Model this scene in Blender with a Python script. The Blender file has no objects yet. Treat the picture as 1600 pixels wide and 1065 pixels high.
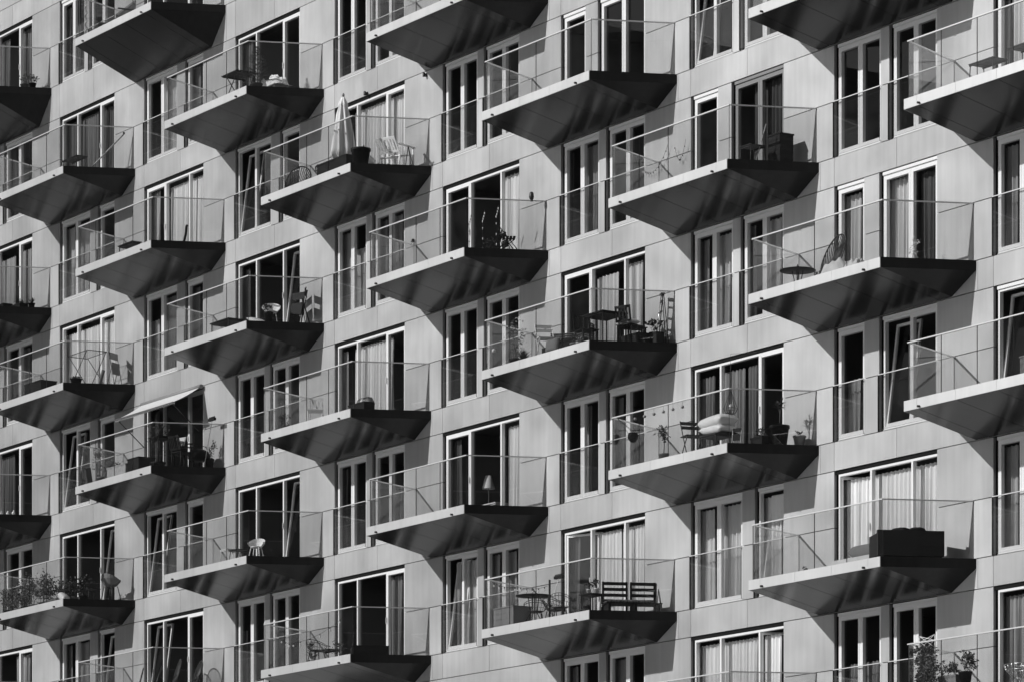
import bpy, math, random
from mathutils import Vector, Matrix, Quaternion
random.seed(7)
S=bpy.context.scene
COL=S.collection
# ---------------------------------------------------------------- measures (metres)
PITCH=5.2477; H=3.0; Z2=22.9046; DH=.3559
BE,BD,BW,BH,BR,BDR=.7646,1.8289,4.4771,.2045,1.1763,.4006   # balcony skew, depth, front, fascia, rail, soffit drop
GZ=-1.6
def cx(k): return (k-6)*PITCH
def cz(L): return Z2-(L-2)*H+(DH if L<=0 else 0)
# ---------------------------------------------------------------- materials
def new_mat(name):
    m=bpy.data.materials.new(name); m.use_nodes=True
    return m,m.node_tree,m.node_tree.nodes['Principled BSDF']
def mat(name,base,rough=.5,metal=0.,spec=.4,bump=0.,scale=30.,var=0.,coat=0.):
    m,nt,b=new_mat(name)
    b.inputs['Base Color'].default_value=(base,base,base,1)
    b.inputs['Roughness'].default_value=rough; b.inputs['Metallic'].default_value=metal
    b.inputs['Specular IOR Level'].default_value=spec
    if coat: b.inputs['Coat Weight'].default_value=coat; b.inputs['Coat Roughness'].default_value=.08
    if var or bump:
        tc=nt.nodes.new('ShaderNodeTexCoord'); n=nt.nodes.new('ShaderNodeTexNoise')
        n.inputs['Scale'].default_value=scale; n.inputs['Detail'].default_value=5
        nt.links.new(tc.outputs['Object'],n.inputs['Vector'])
        if var:
            mr=nt.nodes.new('ShaderNodeMapRange'); mr.inputs['From Min'].default_value=.3; mr.inputs['From Max'].default_value=.7
            mr.inputs['To Min'].default_value=base*(1-var); mr.inputs['To Max'].default_value=base*(1+var)
            nt.links.new(n.outputs['Fac'],mr.inputs['Value']); nt.links.new(mr.outputs['Result'],b.inputs['Base Color'])
        if bump:
            bp=nt.nodes.new('ShaderNodeBump'); bp.inputs['Strength'].default_value=bump; bp.inputs['Distance'].default_value=.01
            nt.links.new(n.outputs['Fac'],bp.inputs['Height']); nt.links.new(bp.outputs['Normal'],b.inputs['Normal'])
    return m
def panel_mat(name,base,rough,metal,streak=.06,rvar=.05):
    """weathered anodised sheet: faint cloudy patches, rain streaks, uneven polish, slightly wavy sheet"""
    m,nt,b=new_mat(name); N=nt.nodes.new; Lk=nt.links.new
    g=N('ShaderNodeNewGeometry')
    mp=N('ShaderNodeMapping'); mp.inputs['Scale'].default_value=(5.,5.,.35); Lk(g.outputs['Position'],mp.inputs['Vector'])
    n1=N('ShaderNodeTexNoise'); n1.inputs['Scale'].default_value=1.3; n1.inputs['Detail'].default_value=6; Lk(mp.outputs['Vector'],n1.inputs['Vector'])
    n2=N('ShaderNodeTexNoise'); n2.inputs['Scale'].default_value=.55; n2.inputs['Detail'].default_value=4; Lk(g.outputs['Position'],n2.inputs['Vector'])
    n3=N('ShaderNodeTexNoise'); n3.inputs['Scale'].default_value=.7; n3.inputs['Detail'].default_value=3; Lk(g.outputs['Position'],n3.inputs['Vector'])
    def rng(src,a,c,lo=.3,hi=.7):
        r=N('ShaderNodeMapRange'); r.inputs['From Min'].default_value=lo; r.inputs['From Max'].default_value=hi
        r.inputs['To Min'].default_value=a; r.inputs['To Max'].default_value=c; Lk(src,r.inputs['Value']); return r.outputs['Result']
    a=rng(n1.outputs['Fac'],base*(1-streak),base*(1+streak)); c=rng(n2.outputs['Fac'],1-streak*1.8,1+streak*1.8)
    mu=N('ShaderNodeMath'); mu.operation='MULTIPLY'; Lk(a,mu.inputs[0]); Lk(c,mu.inputs[1])
    Lk(mu.outputs[0],b.inputs['Base Color'])
    Lk(rng(n3.outputs['Fac'],rough-rvar,rough+rvar),b.inputs['Roughness'])
    b.inputs['Metallic'].default_value=metal
    bp=N('ShaderNodeBump'); bp.inputs['Strength'].default_value=.25; bp.inputs['Distance'].default_value=.006
    n4=N('ShaderNodeTexNoise'); n4.inputs['Scale'].default_value=1.1; Lk(g.outputs['Position'],n4.inputs['Vector'])
    Lk(n4.outputs['Fac'],bp.inputs['Height']); Lk(bp.outputs['Normal'],b.inputs['Normal'])
    return m
def glass_mat(name,tint,ior=1.5,rough=.0,gain=1.,film=0.):
    m=bpy.data.materials.new(name); m.use_nodes=True; nt=m.node_tree; nt.nodes.clear()
    o=nt.nodes.new('ShaderNodeOutputMaterial'); mx=nt.nodes.new('ShaderNodeMixShader')
    t=nt.nodes.new('ShaderNodeBsdfTransparent'); t.inputs['Color'].default_value=(tint,tint,tint,1)
    g=nt.nodes.new('ShaderNodeBsdfGlossy'); g.inputs['Roughness'].default_value=rough; g.inputs['Color'].default_value=(gain,gain,gain,1)
    f=nt.nodes.new('ShaderNodeFresnel'); ge=nt.nodes.new('ShaderNodeNewGeometry'); io=nt.nodes.new('ShaderNodeMapRange')
    io.inputs['To Min'].default_value=ior; io.inputs['To Max'].default_value=1/ior
    nt.links.new(ge.outputs['Backfacing'],io.inputs['Value']); nt.links.new(io.outputs['Result'],f.inputs['IOR'])
    src=t.outputs[0]
    if film:
        d=nt.nodes.new('ShaderNodeBsdfDiffuse'); d.inputs['Color'].default_value=(.5,.5,.5,1)
        mf=nt.nodes.new('ShaderNodeMixShader'); mf.inputs[0].default_value=film
        tc=nt.nodes.new('ShaderNodeNewGeometry'); n=nt.nodes.new('ShaderNodeTexNoise'); n.inputs['Scale'].default_value=2.5
        r=nt.nodes.new('ShaderNodeMapRange'); r.inputs['From Min'].default_value=.35; r.inputs['From Max'].default_value=.75
        r.inputs['To Min'].default_value=film*.5; r.inputs['To Max'].default_value=film*1.6
        nt.links.new(tc.outputs['Position'],n.inputs['Vector']); nt.links.new(n.outputs['Fac'],r.inputs['Value']); nt.links.new(r.outputs['Result'],mf.inputs[0])
        nt.links.new(t.outputs[0],mf.inputs[1]); nt.links.new(d.outputs[0],mf.inputs[2]); src=mf.outputs[0]
    nt.links.new(f.outputs[0],mx.inputs[0]); nt.links.new(src,mx.inputs[1]); nt.links.new(g.outputs[0],mx.inputs[2])
    nt.links.new(mx.outputs[0],o.inputs[0]); return m
def cloth_mat(name,base,trans=.25):
    m=bpy.data.materials.new(name); m.use_nodes=True; nt=m.node_tree; nt.nodes.clear()
    o=nt.nodes.new('ShaderNodeOutputMaterial'); mx=nt.nodes.new('ShaderNodeMixShader'); mx.inputs[0].default_value=trans
    d=nt.nodes.new('ShaderNodeBsdfDiffuse'); d.inputs['Color'].default_value=(base,base,base,1)
    t=nt.nodes.new('ShaderNodeBsdfTranslucent'); t.inputs['Color'].default_value=(base,base,base,1)
    nt.links.new(d.outputs[0],mx.inputs[1]); nt.links.new(t.outputs[0],mx.inputs[2]); nt.links.new(mx.outputs[0],o.inputs[0]); return m
WALLS=[panel_mat('facade_sheet',b_,.46,.55,.06,.07) for b_ in (.49,.525,.56)]; WALL=WALLS[1]
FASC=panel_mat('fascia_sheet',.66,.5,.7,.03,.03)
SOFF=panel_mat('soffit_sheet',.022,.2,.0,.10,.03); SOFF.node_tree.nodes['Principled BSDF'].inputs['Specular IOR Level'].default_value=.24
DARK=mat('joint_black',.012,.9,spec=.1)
FRAME=mat('window_frame_paint',.72,.4,var=.02,scale=3); GFRAME=mat('grey_frame_paint',.2,.5)
GLASS=glass_mat('window_glass',.86,1.5)
RGLASS=glass_mat('railing_glass',.94,1.5,film=.008)
REDGE=mat('glass_edge',.06,.3)
RAIL=mat('handrail_steel',.8,.4,.55)
STEEL=mat('dark_steel',.03,.45)
DECK=mat('deck_concrete',.25,.8,var=.1,scale=6)
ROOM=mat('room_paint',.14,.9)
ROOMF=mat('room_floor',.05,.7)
# ---------------------------------------------------------------- mesh builder
class MB:
    def __init__(s): s.v=[]; s.f=[]; s.m=[]; s.sm=[]
    def face(s,pts,mi=0,smooth=False):
        n=len(s.v); s.v+= [tuple(p) for p in pts]; s.f.append(tuple(range(n,n+len(pts)))); s.m.append(mi); s.sm.append(smooth); return s
    def box(s,x0,x1,y0,y1,z0,z1,mi=0,M=None,side=None):
        c=[Vector((x,y,z)) for z in (z0,z1) for y in (y0,y1) for x in (x0,x1)]
        if M: c=[M@p for p in c]
        n=len(s.v); s.v+=[tuple(p) for p in c]
        for i,q in enumerate(((0,1,5,4),(2,6,7,3),(0,4,6,2),(1,3,7,5),(0,2,3,1),(4,5,7,6))):
            s.f.append(tuple(n+j for j in q)); s.m.append(side if (side is not None and i>1) else mi); s.sm.append(False)
        return s
    def rings(s,rs,mi=0,closed=False,cap=True,smooth=True):
        n=len(s.v); k=len(rs[0])
        for r in rs: s.v+=[tuple(p) for p in r]
        R=len(rs)
        for i in range(R if closed else R-1):
            a=n+i*k; b=n+((i+1)%R)*k
            for j in range(k):
                s.f.append((a+j,a+(j+1)%k,b+(j+1)%k,b+j)); s.m.append(mi); s.sm.append(smooth)
        if cap and not closed:
            s.f.append(tuple(n+j for j in range(k))[::-1]); s.m.append(mi); s.sm.append(False)
            s.f.append(tuple(n+(R-1)*k+j for j in range(k))); s.m.append(mi); s.sm.append(False)
        return s
    def tube(s,pts,r=.01,k=6,mi=0,closed=False):
        pts=[Vector(p) for p in pts]; rs=[]; n=len(pts); up=None
        for i,p in enumerate(pts):
            a=pts[(i-1)%n] if (closed or i>0) else p; b=pts[(i+1)%n] if (closed or i<n-1) else p
            t=(b-a).normalized()
            if up is None:
                up=Vector((0,0,1)) if abs(t.z)<.9 else Vector((1,0,0))
            u=t.cross(up)
            if u.length<1e-4: u=t.cross(Vector((.3,.9,.2)))
            u.normalize(); w=u.cross(t).normalized(); up=w
            rr=r[i] if isinstance(r,(list,tuple)) else r
            rs.append([p+u*rr*math.cos(q*2*math.pi/k)+w*rr*math.sin(q*2*math.pi/k) for q in range(k)])
        return s.rings(rs,mi,closed)
    def lathe(s,prof,k=16,mi=0,o=(0,0,0),cap=True):
        rs=[[Vector((o[0]+r*math.cos(q*2*math.pi/k),o[1]+r*math.sin(q*2*math.pi/k),o[2]+z)) for q in range(k)] for r,z in prof]
        return s.rings(rs,mi,cap=cap)
    def prism(s,poly,z0,z1,mi=0,side=None):
        n=len(poly)
        s.face([(x,y,z1) for x,y in poly],mi); s.face([(x,y,z0) for x,y in poly][::-1],mi)
        for i in range(n):
            a,b=poly[i],poly[(i+1)%n]; s.face([(a[0],a[1],z0),(b[0],b[1],z0),(b[0],b[1],z1),(a[0],a[1],z1)],mi if side is None else side)
        return s
    def mesh(s,name,mats):
        me=bpy.data.meshes.new(name); me.from_pydata(s.v,[],s.f)
        for m in (mats if isinstance(mats,(list,tuple)) else [mats]): me.materials.append(m)
        me.polygons.foreach_set('material_index',s.m); me.polygons.foreach_set('use_smooth',s.sm)
        me.update(); return me
    def build(s,name,mats,parent=None,loc=(0,0,0),rz=0):
        return link(name,s.mesh(name,mats),parent,loc,rz)
def link(name,me,parent=None,loc=(0,0,0),rz=0):
    o=bpy.data.objects.new(name,me); COL.objects.link(o); o.location=loc; o.rotation_euler=(0,0,rz)
    if parent: o.parent=parent
    return o
def tag(o,label=None,cat=None,group=None,kind=None):
    if label: o['label']=label
    if cat: o['category']=cat
    if group: o['group']=group
    if kind: o['kind']=kind
    return o
def empty(name,loc=(0,0,0),rz=0):
    o=bpy.data.objects.new(name,None); COL.objects.link(o); o.location=loc; o.rotation_euler=(0,0,rz); o.empty_display_size=.1; return o
def copy_tree(o,parent=None):
    c=o.copy(); COL.objects.link(c)
    if parent: c.parent=parent
    for ch in list(o.children): copy_tree(ch,c)
    return c
# ---------------------------------------------------------------- what stands in each bay
BALC={(k,L) for k in range(0,10) for L in range(0,8) if (k+L)%2==0}
BALC-={(6,0),(8,0),(7,1),(9,1),(0,6+2),(1,7),(3,7),(4,0)} 
# window units, x from the bay's right end: A two doubles, B wide double + single, C single + wide double, W three lights
ZL,ZR=-4.60,-1.24
TYPE={}
def cells():
    rng={0:(0,6),1:(0,6),2:(0,6),3:(1,6),4:(1,6),5:(1,6),6:(2,7),7:(2,7),8:(2,7),9:(3,7)}
    for k,(a,b) in rng.items():
        for L in range(a,b+1): yield k,L
def wtype(k,L):
    if (k+L)%2==0: return 'C' if (k,L) in ((6,2),(7,3),(8,4),(8,2),(9,5),(9,3)) else 'W'
    if k==0 or (k,L)==(8,5): return 'C'
    if (k,L) in ((2,1),(2,3),(2,5),(1,2),(1,4),(1,6),(3,2),(7,6)): return 'B'
    return 'A'
DOORL={(3+2,3),(5,5),(6,4),(6,6),(8,6),(2,2)}      # three-light window with the door leaf on the left
SPAN={'A':((ZL,-3.10),(-2.72,ZR)),'B':((ZL,-2.75),(-2.19,ZR)),'C':((ZL,-3.66),(-3.06,ZR)),'W':((ZL,ZR),)}
# tilted leaves: (bay,level,span index,leaf index)
TILT={(3,2,0,0),(7,2,0,0),(8,5,1,0),(9,5,0,0),(3,3,0,2),(5,6,0,0),(5,1,0,2),(3,5,0,2),(2,5,0,0),(2,6,0,0),(1,4,0,0),(1,6,1,0),(1,5,0,2),(7,6,1,0)}
SWUNG={(6,6,0,0),(8,6,0,0),(7,7,0,2)}
YF0,YF1=.045,.135
WT,WB=2.30,.02
def leaf_mesh(x0,x1,z0,z1,w=.055,y0=0,y1=.055):
    b=MB(); b.box(x0,x0+w,y0,y1,z0,z1); b.box(x1-w,x1,y0,y1,z0,z1)
    b.box(x0+w,x1-w,y0,y1,z0,z0+w*1.3); b.box(x0+w,x1-w,y0,y1,z1-w,z1); return b
def add_window(bld,k,L,si,x0,x1,wide):
    o=(cx(k),0,cz(L)); f=MB(); balc=(k+L)%2==0
    fo=.05
    if wide:
        dl=(k,L) in DOORL
        w=x1-x0; ms=[x0+w*(.33 if dl else .29),x0+w*(.72 if not dl else .74)]; leaves=[(x0,ms[0]),(ms[0],ms[1]),(ms[1],x1)]
        door=0 if dl else 2
    elif x1-x0>1.2: leaves=[(x0,(x0+x1)/2),((x0+x1)/2,x1)]; door=-1
    else: leaves=[(x0,x1)]; door=-1
    f.box(x0,x0+fo,YF0,YF1,WB,WT); f.box(x1-fo,x1,YF0,YF1,WB,WT)
    f.box(x0+fo,x1-fo,YF0,YF1,WT-fo,WT)
    if not wide: f.box(x0,x1,YF0-.03,YF1,WT+.001,WT+.065); f.box(x0+fo,x1-fo,YF0-.02,YF1,WB,WB+fo)
    for a,_ in leaves[1:]: f.box(a-.03,a+.03,YF0,YF1,WB+fo,WT-fo)
    gl=MB(); sash=None; moved=[]
    for i,(a,b) in enumerate(leaves):
        a2=a+(fo if i==0 else .03); b2=b-(fo if i==len(leaves)-1 else .03); z0,z1=WB+fo,WT-fo
        thin=wide and i!=door
        if (k,L,si,i) in TILT or (k,L,si,i) in SWUNG:
            sb=leaf_mesh(a2+.004,b2-.004,z0+.004,z1-.004); gp=MB().face([(a2+.05,.028,z0+.05),(b2-.05,.028,z0+.05),(b2-.05,.028,z1-.05),(a2+.05,.028,z1-.05)])
            if (k,L,si,i) in TILT: M=Matrix.Translation((0,YF0+.012,z0))@Matrix.Rotation(math.radians(-7.5),4,'X')@Matrix.Translation((0,0,-z0))
            else:
                hx=a2 if i else a2
                M=Matrix.Translation((hx,YF0+.012,0))@Matrix.Rotation(math.radians(62 if (k,L)!=(6,6) else 20),4,'Z')@Matrix.Translation((-hx,0,0))
            for q in (sb,gp): q.v=[tuple(M@Vector(p)) for p in q.v]
            moved.append((sb,gp))
        elif thin:
            gl.face([(a2,.11,z0),(b2,.11,z0),(b2,.11,z1),(a2,.11,z1)])
        else:
            s_=leaf_mesh(a2,b2,z0,z1,.05,YF0-.004,YF1-.01); n=len(f.v); f.v+=s_.v; f.f+=[tuple(n+j for j in q) for q in s_.f]; f.m+=s_.m; f.sm+=s_.sm
            gl.face([(a2+.045,.108,z0+.045),(b2-.045,.108,z0+.045),(b2-.045,.108,z1-.045),(a2+.045,.108,z1-.045)])
    FR=GFRAME if (k,L,si)==(7,3,1) else FRAME; w_=f.build('window',FR,bld,o)
    gl.build('pane',GLASS,w_) if gl.f else None
    for sb,gp in moved:
        s2=sb.build('sash',FRAME,w_); gp.build('pane',GLASS,w_)
    if wide and door>=0:
        hx=leaves[door][0]+.02 if door==2 else leaves[door][1]-.02
        MB().box(hx-.012,hx+.012,YF0-.04,YF0-.015,1.0,1.15).box(hx-.008,hx+.008,YF0-.02,YF0,1.05,1.08).build('door_handle',RAIL,w_)
    if not balc:
        xa,xb=x0-.09,x1+.0
        MB().box(xa,xb,-.035,-.02,.03,1.165,0,side=1).build('guard_glass',[RGLASS,REDGE],w_)
        g=MB().box(xa-.005,xb+.01,-.04,-.015,1.168,1.186); g.box(xa-.012,xa,-.04,.0,.0,1.165,1)
        g.build('guard_handrail',[RAIL,STEEL],w_)
# ---------------------------------------------------------------- wall panels
def wall(bld,cellset):
    w=MB(); g=.009
    rw=random.Random(4)
    def pan(x0,x1,z0,z1,y1=.07,gx0=g*.6,gx1=g*.6,gz=g):
        w.box(x0+gx0,x1-gx1,0,y1,z0+gz,z1-gz,rw.choice((0,0,2,3)))
    ks=sorted({k for k,_ in cellset})
    x_lo=cx(-3); x_hi=cx(11)
    for L in range(-2,9):
        z=cz(L); zt=z+WT+.08; sb=z-(.62+(DH if L==0 else 0))
        # band below the floor line
        for k in range(-2,12):
            for a,b in ((-4.70,-2.57),(-2.57,.06),(.06,PITCH-4.70)): pan(cx(k)+a,cx(k)+b,sb,z)
        zr=z+1.18; top=cz(L-1)-(.62+(DH if L-1==0 else 0))
        for k in range(-2,12):
            o=cx(k)
            pan(o+ZR,o+PITCH-4.70,z,zr,gx0=0,gx1=0); pan(o+ZR,o+PITCH-4.70,zr,top,gx0=0,gx1=0)
            if (k,L) in cellset:
                sp=SPAN[wtype(k,L)]
                if len(sp)==2:
                    a,b=sp[0][1],sp[1][0]-.10
                    pan(o+a,o+b,z,zr,gx0=0,gx1=0); pan(o+a,o+b,zr,top,gx0=0,gx1=0)
                for x0,x1 in sp:     # head and threshold trims, set back
                    w.box(o+x0-.10,o+x1,.035 if len(sp)==1 else .147,.15,z+WT+.004,top-.004,1)
                    w.box(o+x0,o+x1,.02,.15,z+.002,z+WB-.002,0)
                    w.box(o+x0-.10,o+x0-.002,.09,.15,z+.002,z+WT,1)
            else:
                pan(o-4.70,o+ZR,z,zr,gx0=0,gx1=0); pan(o-4.70,o+ZR,zr,top,gx0=0,gx1=0)
    # plain base courses under the flats
    z=cz(8)-.62
    i=0
    while z>GZ+.3:
        z2=max(GZ+.01,z-1.5)
        for k in range(-2,12): pan(cx(k)-4.70,cx(k)-4.70+PITCH,z2,z)
        z=z2
    return w.build('wall',[WALLS[1],DARK,WALLS[0],WALLS[2]],bld)
def backing(bld,cellset):
    """dark membrane behind the sheets, room shells behind the windows, roof and end walls"""
    b=MB(); x_lo,x_hi=cx(-2)-4.70,cx(11)-4.70+PITCH; zt=cz(-2)+2.4
    open_={}
    for k,L in cellset: open_[(k,L)]=1
    for L in range(-2,9):
        z=cz(L); ztop=cz(L-1)
        for k in range(-2,12):
            o=cx(k)
            if (k,L) in cellset:
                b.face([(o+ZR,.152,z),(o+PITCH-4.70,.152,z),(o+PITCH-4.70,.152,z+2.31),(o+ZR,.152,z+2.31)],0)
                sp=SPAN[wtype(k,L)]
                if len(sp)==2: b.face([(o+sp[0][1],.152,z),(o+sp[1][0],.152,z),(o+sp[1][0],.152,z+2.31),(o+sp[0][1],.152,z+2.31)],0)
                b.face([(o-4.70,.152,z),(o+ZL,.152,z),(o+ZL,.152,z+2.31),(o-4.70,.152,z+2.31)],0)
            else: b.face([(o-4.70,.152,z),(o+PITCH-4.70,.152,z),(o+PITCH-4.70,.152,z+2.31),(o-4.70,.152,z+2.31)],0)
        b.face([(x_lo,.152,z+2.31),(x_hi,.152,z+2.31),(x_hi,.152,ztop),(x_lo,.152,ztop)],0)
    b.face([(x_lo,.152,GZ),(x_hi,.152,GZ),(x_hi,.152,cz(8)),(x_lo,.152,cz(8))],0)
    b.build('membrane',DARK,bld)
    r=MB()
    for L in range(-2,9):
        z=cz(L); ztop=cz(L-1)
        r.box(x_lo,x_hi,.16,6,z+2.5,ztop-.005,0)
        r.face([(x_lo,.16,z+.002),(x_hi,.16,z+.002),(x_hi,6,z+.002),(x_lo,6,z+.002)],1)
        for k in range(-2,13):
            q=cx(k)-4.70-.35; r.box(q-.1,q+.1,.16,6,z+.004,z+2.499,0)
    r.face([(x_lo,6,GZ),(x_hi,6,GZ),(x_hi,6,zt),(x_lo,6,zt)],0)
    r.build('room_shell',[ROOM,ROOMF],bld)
    e=MB(); e.box(x_lo-.2,x_lo,0,12,GZ,zt+.8); e.box(x_hi,x_hi+.2,0,12,GZ,zt+.8); e.box(x_lo,x_hi,11.8,12,GZ,zt+.8)
    e.build('end_wall',WALL,bld)
    MB().box(x_lo,x_hi,.16,11.8,zt,zt+.3).build('roof',DECK,bld)
# ---------------------------------------------------------------- balconies
def balcony_meshes(extra=0.):
    C_=(0,0); B=(-BE,-BD); A=(-BE-BW,-BD); D=(-2*BE-BW,0)
    js=[A[0],-4.83,-3.62,-2.37,-1.16,B[0]]; t=.018; zb=-BH; zq=-BH-BDR-extra; g=.003
    sl=MB().prism([D,A,B,C_],-BH+.004,-.012,0)
    f=MB()
    for a,b in zip(js[:-1],js[1:]): f.box(a+(g if a!=A[0] else 0),b-(g if b!=B[0] else 0),-BD-t,-BD+.0,zb,.0)
    # side fascias follow the skewed ends
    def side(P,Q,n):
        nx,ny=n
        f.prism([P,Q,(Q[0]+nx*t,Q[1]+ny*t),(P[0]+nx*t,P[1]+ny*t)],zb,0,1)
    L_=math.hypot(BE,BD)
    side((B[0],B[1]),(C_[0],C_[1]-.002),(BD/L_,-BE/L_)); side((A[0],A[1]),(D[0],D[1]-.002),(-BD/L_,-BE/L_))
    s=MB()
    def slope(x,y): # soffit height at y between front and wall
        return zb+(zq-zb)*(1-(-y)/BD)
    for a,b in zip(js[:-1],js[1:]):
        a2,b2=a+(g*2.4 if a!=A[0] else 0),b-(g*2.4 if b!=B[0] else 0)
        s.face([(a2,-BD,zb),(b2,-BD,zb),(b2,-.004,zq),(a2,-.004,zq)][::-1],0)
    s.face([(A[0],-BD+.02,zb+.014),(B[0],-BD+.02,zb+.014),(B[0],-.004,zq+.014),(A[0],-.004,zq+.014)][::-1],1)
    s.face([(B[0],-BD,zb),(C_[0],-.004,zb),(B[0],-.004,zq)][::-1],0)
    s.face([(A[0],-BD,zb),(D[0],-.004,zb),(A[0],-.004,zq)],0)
    # glass, inset from the edge
    i=.07; off=i*L_/BD
    Bg=(B[0]-i*.55,-BD+i); Ag=(A[0]+i*.55,-BD+i); Cg=(-off,-.01); Dg=(D[0]+off,-.01); th=.014
    gl=MB(); gx=[Ag[0],-4.17,-3.06,-1.97,Bg[0]]
    for a,b in zip(gx[:-1],gx[1:]): gl.box(a+(.005 if a!=Ag[0] else .0),b-(.005 if b!=Bg[0] else 0),Ag[1]-th/2,Ag[1]+th/2,-.005,BR-.025,0,side=1)
    def sideg(P,Q,sgn):
        d=Vector((Q[0]-P[0],Q[1]-P[1])).normalized(); n=Vector((-d.y,d.x))*th/2; P=Vector(P)+d*.015; Q=Vector(Q)
        gl.face([(P.x+n.x,P.y+n.y,-.005),(Q.x+n.x,Q.y+n.y,-.005),(Q.x+n.x,Q.y+n.y,BR-.025),(P.x+n.x,P.y+n.y,BR-.025)],0)
        gl.face([(P.x-n.x,P.y-n.y,-.005),(Q.x-n.x,Q.y-n.y,-.005),(Q.x-n.x,Q.y-n.y,BR-.025),(P.x-n.x,P.y-n.y,BR-.025)][::-1],0)
        for E_ in (P,Q): gl.face([(E_.x+n.x,E_.y+n.y,-.005),(E_.x-n.x,E_.y-n.y,-.005),(E_.x-n.x,E_.y-n.y,BR-.025),(E_.x+n.x,E_.y+n.y,BR-.025)],1)
    sideg(Bg,Cg,1); sideg(Ag,Dg,-1)
    hr=MB(); w=.019
    hr.box(Ag[0]-w,Bg[0]+w,Ag[1]-w,Ag[1]+w,BR-.025,BR)
    for P,Q in ((Bg,Cg),(Ag,Dg)):
        d=Vector((Q[0]-P[0],Q[1]-P[1])).normalized(); n=Vector((-d.y,d.x))*w; P=Vector(P)+d*.03; Q=Vector(Q)
        hr.prism([tuple(P+n),tuple(P-n),tuple(Q-n),tuple(Q+n)],BR-.0245,BR-.0005,0)
    sp=[]
    for x in (-4.74,-1.27):
        q=MB().tube([(x,-BD+.02,-.17),(x,-BD-.075,-.175)],.024,8); sp.append(q)
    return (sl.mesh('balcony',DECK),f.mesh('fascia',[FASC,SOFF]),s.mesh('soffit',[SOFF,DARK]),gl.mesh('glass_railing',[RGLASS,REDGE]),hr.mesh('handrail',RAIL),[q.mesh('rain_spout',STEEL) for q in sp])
# ---------------------------------------------------------------- light, sky, camera
def setup_light():
    w=bpy.data.worlds.new('World'); S.world=w; w.use_nodes=True; nt=w.node_tree
    sky=nt.nodes.new('ShaderNodeTexSky'); sky.sky_type='NISHITA'; sky.sun_disc=False
    to=Vector((-.325,-1.,.597)).normalized()
    sky.sun_elevation=math.asin(to.z); sky.sun_rotation=math.atan2(to.x,to.y)
    sky.air_density=1.; sky.dust_density=.1
    # panchromatic film behind a red filter: one grey channel, blue sky dark
    sep=nt.nodes.new('ShaderNodeSeparateColor'); a=nt.nodes.new('ShaderNodeMath'); a.operation='MULTIPLY'; a.inputs[1].default_value=.85
    b=nt.nodes.new('ShaderNodeMath'); b.operation='MULTIPLY_ADD'; b.inputs[1].default_value=.15
    nt.links.new(sky.outputs[0],sep.inputs[0]); nt.links.new(sep.outputs['Red'],a.inputs[0])
    nt.links.new(sep.outputs['Green'],b.inputs[0]); nt.links.new(a.outputs[0],b.inputs[2])
    bg=nt.nodes['Background']; bg.inputs['Strength'].default_value=SKY; pw=nt.nodes.new('ShaderNodeMath'); pw.operation='POWER'; pw.inputs[1].default_value=SKYP
    ml=nt.nodes.new('ShaderNodeMath'); ml.operation='MULTIPLY'; ml.inputs[1].default_value=4.5**(1-SKYP)
    nt.links.new(b.outputs[0],pw.inputs[0]); nt.links.new(pw.outputs[0],ml.inputs[0]); nt.links.new(ml.outputs[0],bg.inputs['Color'])
    sd=bpy.data.lights.new('sun','SUN'); sd.energy=SUN; sd.angle=math.radians(.53)
    so=bpy.data.objects.new('sun',sd); COL.objects.link(so); so.rotation_euler=to.to_track_quat('Z','Y').to_euler(); so.location=(0,-40,60)
def setup_camera():
    c=bpy.data.cameras.new('camera'); o=bpy.data.objects.new('camera',c); COL.objects.link(o)
    f=6279.174; o.location=(73.6245,-51.6997,0); o.rotation_euler=(math.pi/2,0,.99953)
    c.sensor_fit='HORIZONTAL'; c.sensor_width=36; c.lens=f/1600*36; c.shift_x=0; c.shift_y=(1716.78-532.5)/1600
    c.clip_start=1; c.clip_end=2000; S.camera=o
    S.view_settings.view_transform='Standard'; S.view_settings.look='None'; S.view_settings.exposure=EXPO; S.view_settings.gamma=1
    S.view_settings.use_curve_mapping=False
    S.render.engine='CYCLES'; cy=S.cycles; cy.use_denoising=True; cy.transparent_max_bounces=24; cy.max_bounces=8; cy.diffuse_bounces=4; cy.glossy_bounces=4
    cy.caustics_reflective=True; cy.sample_clamp_indirect=3
    S.render.resolution_x=1024; S.render.resolution_y=681
SUN=3.5; SKY=.12; SKYP=1.8; EXPO=.08
def build_house():
    bld=tag(empty('apartment_building',(0,0,GZ)),'tall metal clad apartment block with staggered wedge balconies and glass railings','building')
    bld.location=(0,0,0)
    cs=set(cells())
    wall(bld,cs); backing(bld,cs)
    for k,L in sorted(cs):
        sp=SPAN[wtype(k,L)]
        for si,(a,b) in enumerate(sp): add_window(bld,k,L,si,a,b,len(sp)==1)
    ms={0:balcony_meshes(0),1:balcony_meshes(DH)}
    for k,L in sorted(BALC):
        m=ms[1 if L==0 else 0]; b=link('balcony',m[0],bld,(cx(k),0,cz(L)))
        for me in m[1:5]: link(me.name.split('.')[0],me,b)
        for me in m[5]: link('rain_spout',me,b)
    g=MB().face([(-600,-600,GZ),(600,-600,GZ),(600,600,GZ),(-600,600,GZ)]).build('ground',mat('pavement',.1,.9,var=.1,scale=.5))
    tag(g,kind='structure')
    return bld
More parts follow.
